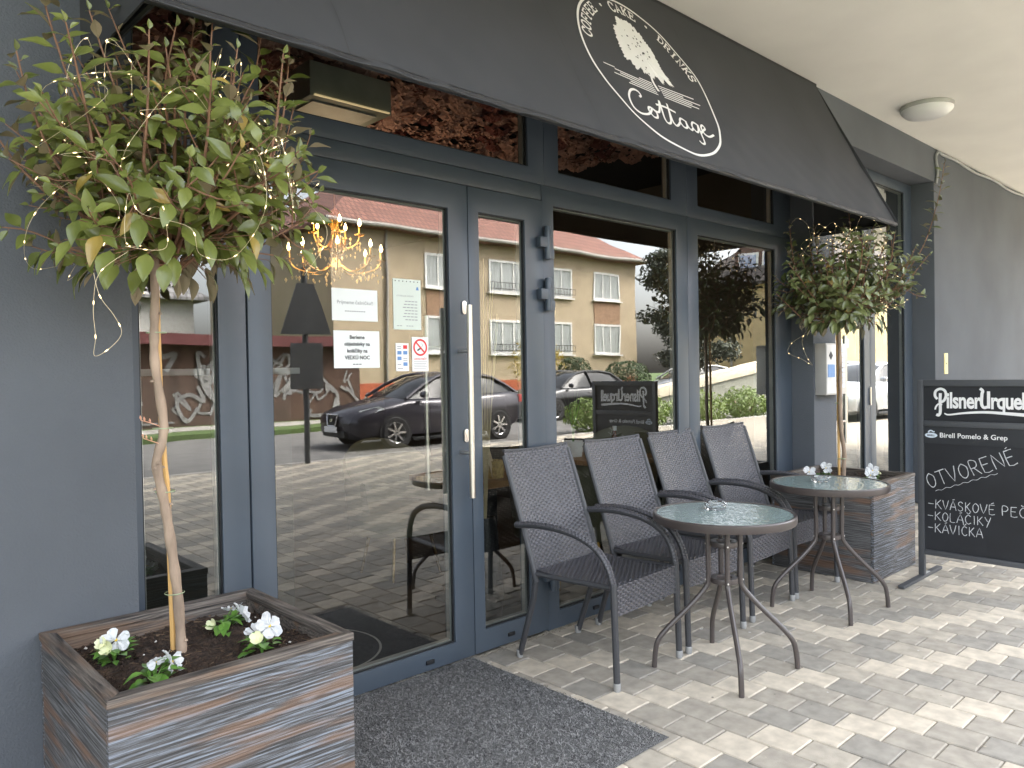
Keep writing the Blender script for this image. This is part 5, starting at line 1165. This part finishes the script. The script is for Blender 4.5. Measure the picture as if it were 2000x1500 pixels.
# ------------------------------------------------------------------ the street behind the camera, seen mirrored in the glass
def carpaint(name, c): return pm(name, c, 0.22, metal=0.35, var=0.04, spec=0.8)
M['tyre'] = pm('tyre rubber', (0.02, 0.02, 0.021), 0.85)
M['carglass'] = pm('tinted car glass', (0.02, 0.022, 0.025), 0.12, spec=0.25)
M['chrome'] = pm('alloy and chrome', (0.62, 0.62, 0.63), 0.2, metal=1.0, var=0.04)
M['lampglass'] = pm('headlamp glass', (0.50, 0.53, 0.52), 0.08, spec=1.0)
M['taillamp'] = pm('red tail lamp', (0.40, 0.012, 0.01), 0.15)
def car(lab, loc, rz, paint):
    t = thing('parked_car', lab, 'car', loc, rz, group='cars parked in the street')
    S = [(-2.16,.38,.60,.58),(-2.10,.24,.67,.72),(-1.95,.19,.74,.81),(-1.70,.18,.81,.86),(-1.35,.18,.88,.885),(-.95,.18,.965,.895),(-.3,.18,.97,.90),(.8,.18,.99,.90),(1.35,.18,1.02,.89),(1.75,.22,1.03,.85),(2.0,.34,.99,.79),(2.09,.45,.86,.72)]
    vs = []; n = 13
    for x, zl, zt, w in S:
        zm = zl+(zt-zl)*.55
        half = [(0, zl), (w*.8, zl), (w*.97, zl+.09), (w, zm), (w*.985, zt-.10), (w*.90, zt-.015), (0, zt+.02)]
        vs += [(x, y, z) for y, z in half] + [(x, -y, z) for y, z in half[-2:0:-1]]
    k = 12
    fs = [(i*k+j, (i+1)*k+j, (i+1)*k+(j+1) % k, i*k+(j+1) % k) for i in range(len(S)-1) for j in range(k)]
    fs += [tuple(range(k)), tuple((len(S)-1)*k+j for j in range(k))[::-1]]
    obj('body', MB().add(vs, fs), paint, t, local=True, smooth=True, angle=50)
    Gs = [(-.98,.955,.80,.70),(-.55,1.20,.77,.60),(-.12,1.38,.755,.57),(.25,1.445,.75,.565),(.85,1.435,.745,.56),(1.35,1.36,.735,.55),(1.7,1.21,.73,.56),(1.98,1.0,.70,.60)]
    def ring(x, zr, wb, wr): return [(x, wb, .955), (x, (wb*.45+wr*.55), .955+(zr-.955)*.62), (x, wr, zr-.02 if zr > .97 else zr), (x, 0, zr+.02)]
    vs = []
    for q in Gs: r = ring(*q); vs += r + [(a, -b, c) for a, b, c in r[-2::-1]]
    fs = []; mi = []
    gm = MB()
    for i in range(len(Gs)-1):
        for j in range(6):
            top = j in (2, 3); glassy = (not top and j in (0, 1, 4, 5)) or i in (0, 1) or i >= 5
            gm.add([vs[i*7+j], vs[(i+1)*7+j], vs[(i+1)*7+j+1], vs[i*7+j+1]], [(0,1,2,3)], 0 if glassy else 1)
    me = gm.mesh('greenhouse'); bm = bmesh.new(); bm.from_mesh(me); bmesh.ops.remove_doubles(bm, verts=bm.verts, dist=1e-4); bm.to_mesh(me); bm.free()
    for q in (M['carglass'], paint): me.materials.append(q)
    for p in me.polygons:
        c = p.center; p.material_index = 1 if (c.z > 1.30 and -.2 < c.x < 1.35 and abs(c.y) < .56) else 0
    finish(me, smooth=True, angle=40)
    gh = bpy.data.objects.new('greenhouse', me); COL.objects.link(gh); gh.parent = t
    for s in (-1, 1):
        obj('roof_pillar', MB().tube([(-.98, s*.80, .96), (-.55, s*.685, 1.20), (-.12, s*.60, 1.375), (.25, s*.59, 1.435), (.85, s*.585, 1.425), (1.35, s*.575, 1.35), (1.7, s*.60, 1.19), (1.96, s*.68, 1.0)], 0.032, 6), paint, t, local=True, smooth=True)
        obj('centre_pillar', MB().tube([(.42, s*.765, .98), (.30, s*.60, 1.43)], 0.035, 6), M['black'], t, local=True, smooth=True)
        obj('mirror', MB().lathe([(0,-.10),(.055,-.08),(.065,0),(.055,.07),(0,.09)], 10, (-.66, s*.95, 1.03), axis='y'), paint, t, local=True, smooth=True)
        obj('headlight', MB().add([(-2.02, s*.60, .64), (-1.90, s*.80, .66), (-1.52, s*.872, .78), (-1.62, s*.80, .835), (-1.95, s*.62, .745)], [(0,1,2,3,4)]), M['lampglass'], t, local=True)
        h = t.children[-1]; h.location = (-0.03, s*0.018, 0.018)
        obj('tail_light', MB().box(1.95, 2.06, s*.74-.06, s*.74+.06, .78, .95), M['taillamp'], t, local=True, bevel=.02)
        obj('door_handle', MB().box(.15, .30, s*.897-.012, s*.897+.012, .80, .825), M['chrome'], t, local=True, bevel=.004)
        for x in (-1.30, 1.28):
            obj('wheel_arch', MB().lathe([(0,0),(.365,0),(.365,s*.012),(0,s*.012)], 28, (x, s*.885, .315), axis='y'), M['tyre'], t, local=True)
            w = obj('wheel', MB().lathe([(.20,s*.0),(.29,s*.0),(.315,s*.03),(.315,s*.05),(.29,s*.075),(.22,s*.07),(.20,s*.03)], 32, (x, s*.86, .315), axis='y'), M['tyre'], t, local=True, smooth=True)
            rm_ = MB().lathe([(.215,s*.068),(.225,s*.074),(.20,s*.05),(.05,s*.045),(.0,s*.06)], 28, (x, s*.86, .315), axis='y')
            obj('rim_dish', rm_, M['tyre'], w, local=True, smooth=True)
            sp_ = MB()
            for q in range(7):
                a = 2*PI*q/7; c_, s_ = math.cos(a), math.sin(a)
                sp_.obox((x+c_*.115, s*.925, .315+s_*.115), (c_*.105, 0, s_*.105), (0, .008, 0), (-s_*.022, 0, c_*.022))
            sp_.lathe([(.205,s*.060),(.225,s*.072),(.222,s*.055),(.205,s*.055)], 28, (x, s*.86, .315), axis='y')
            obj('alloy_spokes', sp_, M['chrome'], w, local=True)
    obj('grille', MB().add([(-2.165,-.20,.66),(-2.165,.20,.66),(-2.19,.14,.46),(-2.19,-.14,.46)], [(0,1,2,3)]), M['black'], t, local=True)
    t.children[-1].location = (-0.012, 0, 0)
    obj('grille_surround', MB().tube([(-2.185,-.22,.675),(-2.185,.22,.675),(-2.21,.15,.45),(-2.21,-.15,.45),(-2.185,-.22,.675)], 0.018, 6), M['chrome'], t, local=True, smooth=True)
    obj('emblem', MB().prism([(-.06,.53),(.02,.53),(.06,.56),(.06,.60),(-.02,.60),(-.06,.57)], -2.215, -2.20, 'yz'), M['chrome'], t, local=True)
    obj('number_plate', MB().box(-2.235, -2.225, -.26, .26, .33, .44), M['white'], t, local=True)
    obj('bumper_intake', MB().box(-2.18, -2.10, -.45, .45, .24, .36), M['black'], t, local=True, bevel=.02)
    obj('sill', MB().box(-.9, .9, -.90, .90, .14, .21), M['black'], t, local=True, bevel=.02)
    return t
car('dark violet-grey hatchback parked across the road, mirrored in the door', (9.85, -10.45, -0.10), math.radians(3), carpaint('dark violet grey paint', (0.035, 0.032, 0.042)))
car('black car mirrored low beside the chalkboard reflection', (17.4, -13.4, -0.10), math.radians(4), carpaint('black paint', (0.015, 0.016, 0.018)))
car('white car standing behind the ramp wall, mirrored in the far window', (24.5, -13.6, 0.02), math.radians(5), carpaint('white paint', (0.72, 0.72, 0.70)))
car('silver car mirrored in the hallway door', (20.6, -5.6, -0.012), math.radians(8), carpaint('silver paint', (0.42, 0.43, 0.44)))
# ---- houses
def tilemat(name, c, ax=(0,0,0)):
    m_, nt, b, out = nodemat(name); N, L = nt.nodes, nt.links
    tc = N.new('ShaderNodeTexCoord'); br = N.new('ShaderNodeTexBrick'); mp = N.new('ShaderNodeMapping'); mp.inputs['Rotation'].default_value = ax
    L.new(tc.outputs['Object'], mp.inputs[0]); L.new(mp.outputs[0], br.inputs['Vector'])
    br.inputs['Scale'].default_value = 1.0; br.inputs['Brick Width'].default_value = 0.24; br.inputs['Row Height'].default_value = 0.33; br.inputs['Mortar Size'].default_value = 0.03
    c = Vector(c); br.inputs['Color1'].default_value = (*(c*1.15), 1); br.inputs['Color2'].default_value = (*(c*0.8), 1); br.inputs['Mortar'].default_value = (*(c*0.4), 1)
    L.new(br.outputs['Color'], b.inputs['Base Color']); b.inputs['Roughness'].default_value = 0.85
    bp = N.new('ShaderNodeBump'); bp.inputs['Distance'].default_value = 0.05; L.new(br.outputs['Fac'], bp.inputs['Height']); bp.invert = True; L.new(bp.outputs[0], b.inputs['Normal'])
    return m_
M['curtain'] = pm('pale net curtain behind glass', (0.36, 0.38, 0.37), 0.3, var=0.35, vs=3, stretch=(9, 1, 0.4))
M['wframe'] = pm('white window frame', (0.72, 0.71, 0.68), 0.5)
def house_window(par, x0, x1, z0, z1, yf, bars=3, sill=True, s=1):
    """s = +1: the facade looks towards +y"""
    d = 0.05*s
    w = obj('window', MB().frame(x0-.1, x1+.1, z0-.1, z1+.1, x0, x1, z0, z1, min(yf, yf+d), max(yf, yf+d)), M['wframe'], par)
    obj('pane', MB().add([(x0,yf+.012*s,z0),(x1,yf+.012*s,z0),(x1,yf+.012*s,z1),(x0,yf+.012*s,z1)], [(0,1,2,3)]), M['curtain'], w, fix=False)
    for k in range(1, bars):
        x = x0+(x1-x0)*k/bars; obj('glazing_bar', MB().box(x-.04, x+.04, min(yf+.014*s, yf+.04*s), max(yf+.014*s, yf+.04*s), z0, z1), M['wframe'], w)
    if sill: obj('sill', MB().box(x0-.18, x1+.18, min(yf+.002*s, yf+.16*s), max(yf+.002*s, yf+.16*s), z0-.17, z0-.105), M['wframe'], w)
    return w
def hip_roof(x0, x1, y0, y1, z, h, ov=0.5):
    x0 -= ov; x1 += ov; y0 -= ov; y1 += ov; m_ = (y1-y0)/2; ym = (y0+y1)/2
    v = [(x0,y0,z),(x1,y0,z),(x1,y1,z),(x0,y1,z),(x0+m_,ym,z+h),(x1-m_,ym,z+h),(x0,y0,z-.12),(x1,y0,z-.12),(x1,y1,z-.12),(x0,y1,z-.12)]
    return MB().add(v, [(0,1,5,4),(1,2,5),(2,3,4,5),(3,0,4),(0,6,7,1),(1,7,8,2),(2,8,9,3),(3,9,6,0),(6,9,8,7)])
th = thing('tan_house', 'two storey tan house with red hipped roof mirrored in the glass', 'house', (23, -27, 0))
HY = -22.0
obj('wall', MB().box(14.3, 32.1, -33, HY, 0.0, 6.9), pm('tan roughcast', (0.43, 0.345, 0.235), 0.9, var=0.1, vs=1.2, bump=.4, bs=30, bd=.02), th)
obj('plinth', MB().box(14.25, 32.15, -33.05, HY+.05, 0.0, 1.0), pm('orange painted plinth', (0.40, 0.10, 0.045), 0.85), th)
rf = obj('roof', hip_roof(14.3, 32.1, -33, HY, 6.95, 4.2), tilemat('red clay tiles', (0.25, 0.115, 0.085)), th)
obj('chimney', MB().box(22.2, 23.0, -27.2, -26.5, 10.0, 12.2), M['kerb'], rf); obj('chimney', MB().box(27.5, 28.1, -27.9, -27.3, 9.8, 12.0), M['kerb'], rf)
dm = obj('dormer', MB().box(17.4, 19.0, -26.5, -24.0, 7.3, 9.2), pm('pale dormer', (0.55,0.53,0.50), 0.8), rf)
sk_ = obj('roof_window', MB().obox((24.5, -23.6, 8.15), (.6,0,0), (0,-.45,.345), (0,.05,.065)), M['carglass'], rf)
obj('gutter', MB().tube([(13.75, HY+.55, 6.92), (32.7, HY+.55, 6.92)], .09, 8), M['kerb'], th)
obj('downpipe', MB().tube([(16.6, HY+.08, 1.0), (16.6, HY+.08, 6.9)], .06, 8), M['kerb'], th)
pan = pm('brown render panel', (0.30, 0.185, 0.115), 0.9, var=0.15)
for cx in (19.5, 22.95, 26.05, 29.7):
    for z0, z1 in ((4.9, 6.1), (2.25, 3.55)): house_window(th, cx-.95, cx+.95, z0, z1, HY)
    if cx in (19.5, 29.7): obj('infill_panel', MB().box(cx-1.0, cx+1.0, HY+.003, HY+.03, 3.66, 4.70), pan, th)
for cx in (22.95, 26.05):
    for z0 in (4.9, 2.25):
        ra_ = MB(); ra_.tube([(cx-1.1, HY+.22, z0+.32), (cx+1.1, HY+.22, z0+.32)], .02, 6); ra_.tube([(cx-1.1, HY+.22, z0+.05), (cx+1.1, HY+.22, z0+.05)], .02, 6)
        for k in range(12): ra_.tube([(cx-1.1+.2*k, HY+.22, z0+.05), (cx-1.1+.2*k, HY+.22, z0+.32)], .010, 5)
        obj('window_rail', ra_, M['black'], th)
yh = thing('yellow_house', 'ochre house with dark dormer mirrored in the far shop window', 'house', (39, -16, 0))
obj('wall', MB().box(33.0, 47, -19.2, -12.0, 0.0, 5.3), pm('ochre render', (0.50, 0.395, 0.22), 0.9, var=0.1, vs=1.5), yh)
rf = obj('roof', hip_roof(33.0, 47, -19.2, -12.0, 5.35, 3.6), tilemat('dark brown tiles', (0.085, 0.07, 0.06)), yh)
dm = obj('dormer', MB().prism([(-17.1,5.55),(-14.3,5.55),(-14.3,6.9),(-15.7,8.0),(-17.1,6.9)], 33.5, 36.2, 'yz'), pm('dark dormer boards', (0.12,0.075,0.055), 0.8), yh)
for y0 in (-16.85, -15.6):
    w = obj('window', MB().box(33.44, 33.49, y0, y0+1.05, 5.75, 6.85), M['wframe'], yh)
    obj('pane', MB().box(33.42, 33.437, y0+.1, y0+.95, 5.85, 6.75), pm('sky blue window pane', (0.35,0.42,0.55), 0.1), w)
obj('downpipe', MB().tube([(32.93, -17.0, 0.1), (32.93, -17.0, 5.2)], .06, 8), M['kerb'], yh)
gh_ = thing('grey_roofed_house', 'pale house with grey roof mirrored at the left of the door', 'house', (7, -33, 0))
obj('wall', MB().box(1, 12.0, -38, -29, 0.0, 4.6), pm('pale render', (0.55, 0.53, 0.50), 0.9), gh_)
obj('roof', hip_roof(1, 12.0, -38, -29, 4.6, 3.8), tilemat('grey tiles', (0.30, 0.29, 0.29)), gh_)
for cx in (4.0, 7.0, 10.0): house_window(gh_, cx-.6, cx+.6, 1.6, 3.0, -29, 2)
# ---- graffiti shed
sh_ = thing('graffiti_shed', 'low shed with white graffiti scrawls mirrored behind the dark car', 'shed', (9, -19, 0))
obj('wall', MB().box(2.5, 13.0, -21, -18.2, 0.0, 2.2), pm('brown shed boards', (0.085, 0.05, 0.035), 0.9, var=0.25, vs=3, stretch=(1, 1, .2)), sh_)
obj('roof', MB().box(2.2, 13.3, -21.3, -17.7, 2.2, 2.5), pm('dark red fascia', (0.11, 0.03, 0.03), 0.8), sh_)
rg = random.Random(31); mb = MB()
for k in range(46):
    x, z = rg.uniform(3, 12.6), rg.uniform(.3, 1.8); pts = [(x, z)]
    for q in range(5): x += rg.uniform(-.35, .45); z = max(.15, min(2.0, z+rg.uniform(-.55, .55))); pts.append((x, z))
    ribbon(mb, smoothpath([(a, b, 0) for a, b in pts], 5), rg.uniform(.05, .13), lambda u, v, h: (u, -18.2+h, v), h0=.004+.0012*k, dh=.0005)
obj('graffiti', mb, pm('white spray paint', (0.22,0.215,0.21), 0.7, var=.3, vs=2), sh_, fix=False)
obj('door', MB().box(5.2, 6.3, -18.2, -18.15, 0.02, 2.0), M['black'], sh_)
# ---- ramp wall, beds, shrubs and trees
rw = thing('ramp_wall', 'grey ramp wall with cream sloping coping mirrored in the windows', 'wall', (20, -10, 0))
rmp = [(15.6,-.1),(30,-.1),(30,2.05),(15.6,.28)]
obj('wall', MB().prism(rmp, -10.35, -10.12, 'xz'), pm('grey green render', (0.24, 0.24, 0.20), 0.9, var=.1), rw)
obj('coping', MB().prism([(15.5,.285),(30,2.055),(30,2.40),(15.5,.56)], -10.42, -10.05, 'xz'), pm('cream coping stone', (0.62, 0.55, 0.42), 0.85, var=.06), rw, bevel=.01)
def leafcloud(mb, c, r, n, s, rn, flat=(1,1,1), shell=0.55, lift=0.0):
    c = Vector(c)
    for k in range(n):
        d = Vector((rn.gauss(0,1), rn.gauss(0,1), rn.gauss(0,1))).normalized(); q = r*(shell+(1-shell)*rn.random()**.6)*(1+.18*noise.noise(d*2.3+c))
        p = c+Vector((d.x*flat[0], d.y*flat[1], d.z*flat[2]))*q
        nn = (d+Vector((rn.uniform(-.8,.8), rn.uniform(-.8,.8), rn.uniform(-.5,.9)))).normalized(); a = nn.orthogonal().normalized(); a = (Quaternion(nn, rn.uniform(0,6.28)) @ a); b = nn.cross(a); e = s*rn.uniform(.6,1.3)
        mb.add([p-a*e, p+b*e*.45, p+a*e, p-b*e*.45], [(0,1,2,3)])
M['hedge'] = leafmat('clipped box leaf', (0.02, 0.05, 0.012), (0.06, 0.11, 0.03), (0.05, 0.08, 0.03))
M['needle'] = leafmat('dark yew foliage', (0.014, 0.022, 0.012), (0.05, 0.06, 0.035), (0.035, 0.045, 0.025))
M['lime'] = leafmat('fresh green leaf', (0.10, 0.19, 0.025), (0.24, 0.32, 0.06), (0.16, 0.22, 0.06))
M['forsythia'] = leafmat('yellow forsythia bloom', (0.45, 0.33, 0.02), (0.60, 0.45, 0.05), (0.4, 0.3, 0.05))
rs_ = random.Random(77)
def shrub(name, lab, c, r, n, s, mat, flat=(1,1,1), shell=.8, group=None, stems=5):
    t = thing(name, lab, 'shrub', (c[0], c[1], 0), group=group); mb = MB(); leafcloud(mb, c, r, n, s, rs_, flat, shell)
    st_ = MB()
    for k in range(stems):
        a = rs_.uniform(0, 6.28); st_.tube([(c[0]+.1*math.cos(a), c[1]+.1*math.sin(a), 0.0), (c[0]+r*.5*math.cos(a), c[1]+r*.5*math.sin(a), c[2]+r*.3)], [.03, .012], 5)
    obj('stem', st_, M['bark'], t, fix=False); f = obj('foliage', mb, mat, t, fix=False); f['kind'] = 'stuff'
shrub('box_ball', 'round clipped box ball mirrored left above the board reflection', (22.3, -17.5, 1.15), .75, 2600, .06, M['hedge'], shell=.9, group='clipped box balls')
shrub('box_ball', 'wider clipped box mound mirrored right above the board reflection', (25.6, -17.5, 1.0), .95, 3200, .06, M['hedge'], (1.2,1,.8), .9, group='clipped box balls')
shrub('forsythia', 'yellow flowering bush mirrored in the first shop window', (19.3, -16.6, 1.6), 1.0, 1500, .06, M['forsythia'], (1,1,1.1), .3, stems=12)
for k, (x, y, r) in enumerate(((13.6, -8.9, .75), (15.4, -9.0, .8), (17.6, -8.8, .85), (20.2, -8.9, .8), (22.4, -8.6, .9))):
    shrub('low_shrub', ('bright low shrub at the near end of the ramp bed', 'second bright low shrub along the ramp bed', 'middle bright low shrub along the ramp bed', 'fourth low shrub along the ramp bed', 'last low shrub at the high end of the ramp bed')[k], (x, y, .3), r, 1600, .06, M['lime'], (1.25,.8,.62), .5, group='shrubs in the ramp bed')
def yew(lab, x, y, H, r, seed):
    t = thing('yew_tree', lab, 'tree', (x, y, 0)); rn = random.Random(seed); tk = MB()
    tk.tube([(x, y, 0), (x+.1, y, H*.4), (x, y+.1, H*.8)], [.2, .14, .05], 8)
    mb = MB()
    for k in range(34):
        a = rn.uniform(0, 6.28); z = H*(.22+.72*rn.random()); rr = r*(1-.55*((z/H-.25)/.75))*rn.uniform(.45, 1); c = (x+math.cos(a)*rr, y+math.sin(a)*rr, z)
        tk.tube([(x, y, z-.5), c], [.05, .015], 5); leafcloud(mb, c, r*.36, 420, .085, rn, (1.3,1.3,.55), .1)
    obj('trunk', tk, M['bark'], t, fix=False); f = obj('crown', mb, M['needle'], t, fix=False); f['kind'] = 'stuff'
yew('dark spreading yew mirrored in both shop windows', 23.2, -13.2, 6.3, 1.55, 4)
sg = thing('road_sign', 'dark traffic sign pole mirrored at the left of the door glass', 'road sign', (5.72, -7.95, 0))
obj('pole', MB().tube([(5.72, -7.95, 0.0), (5.72, -7.95, 3.0)], .045, 12), M['boardframe'], sg, smooth=True)
obj('sign_plate', MB().prism([(5.30,1.98),(6.12,1.98),(5.85,2.75),(5.57,2.75)], -7.90, -7.88, 'xz'), M['boardframe'], sg)
obj('lower_plate', MB().box(5.45, 5.98, -7.90, -7.88, 1.15, 1.85), M['boardframe'], sg)
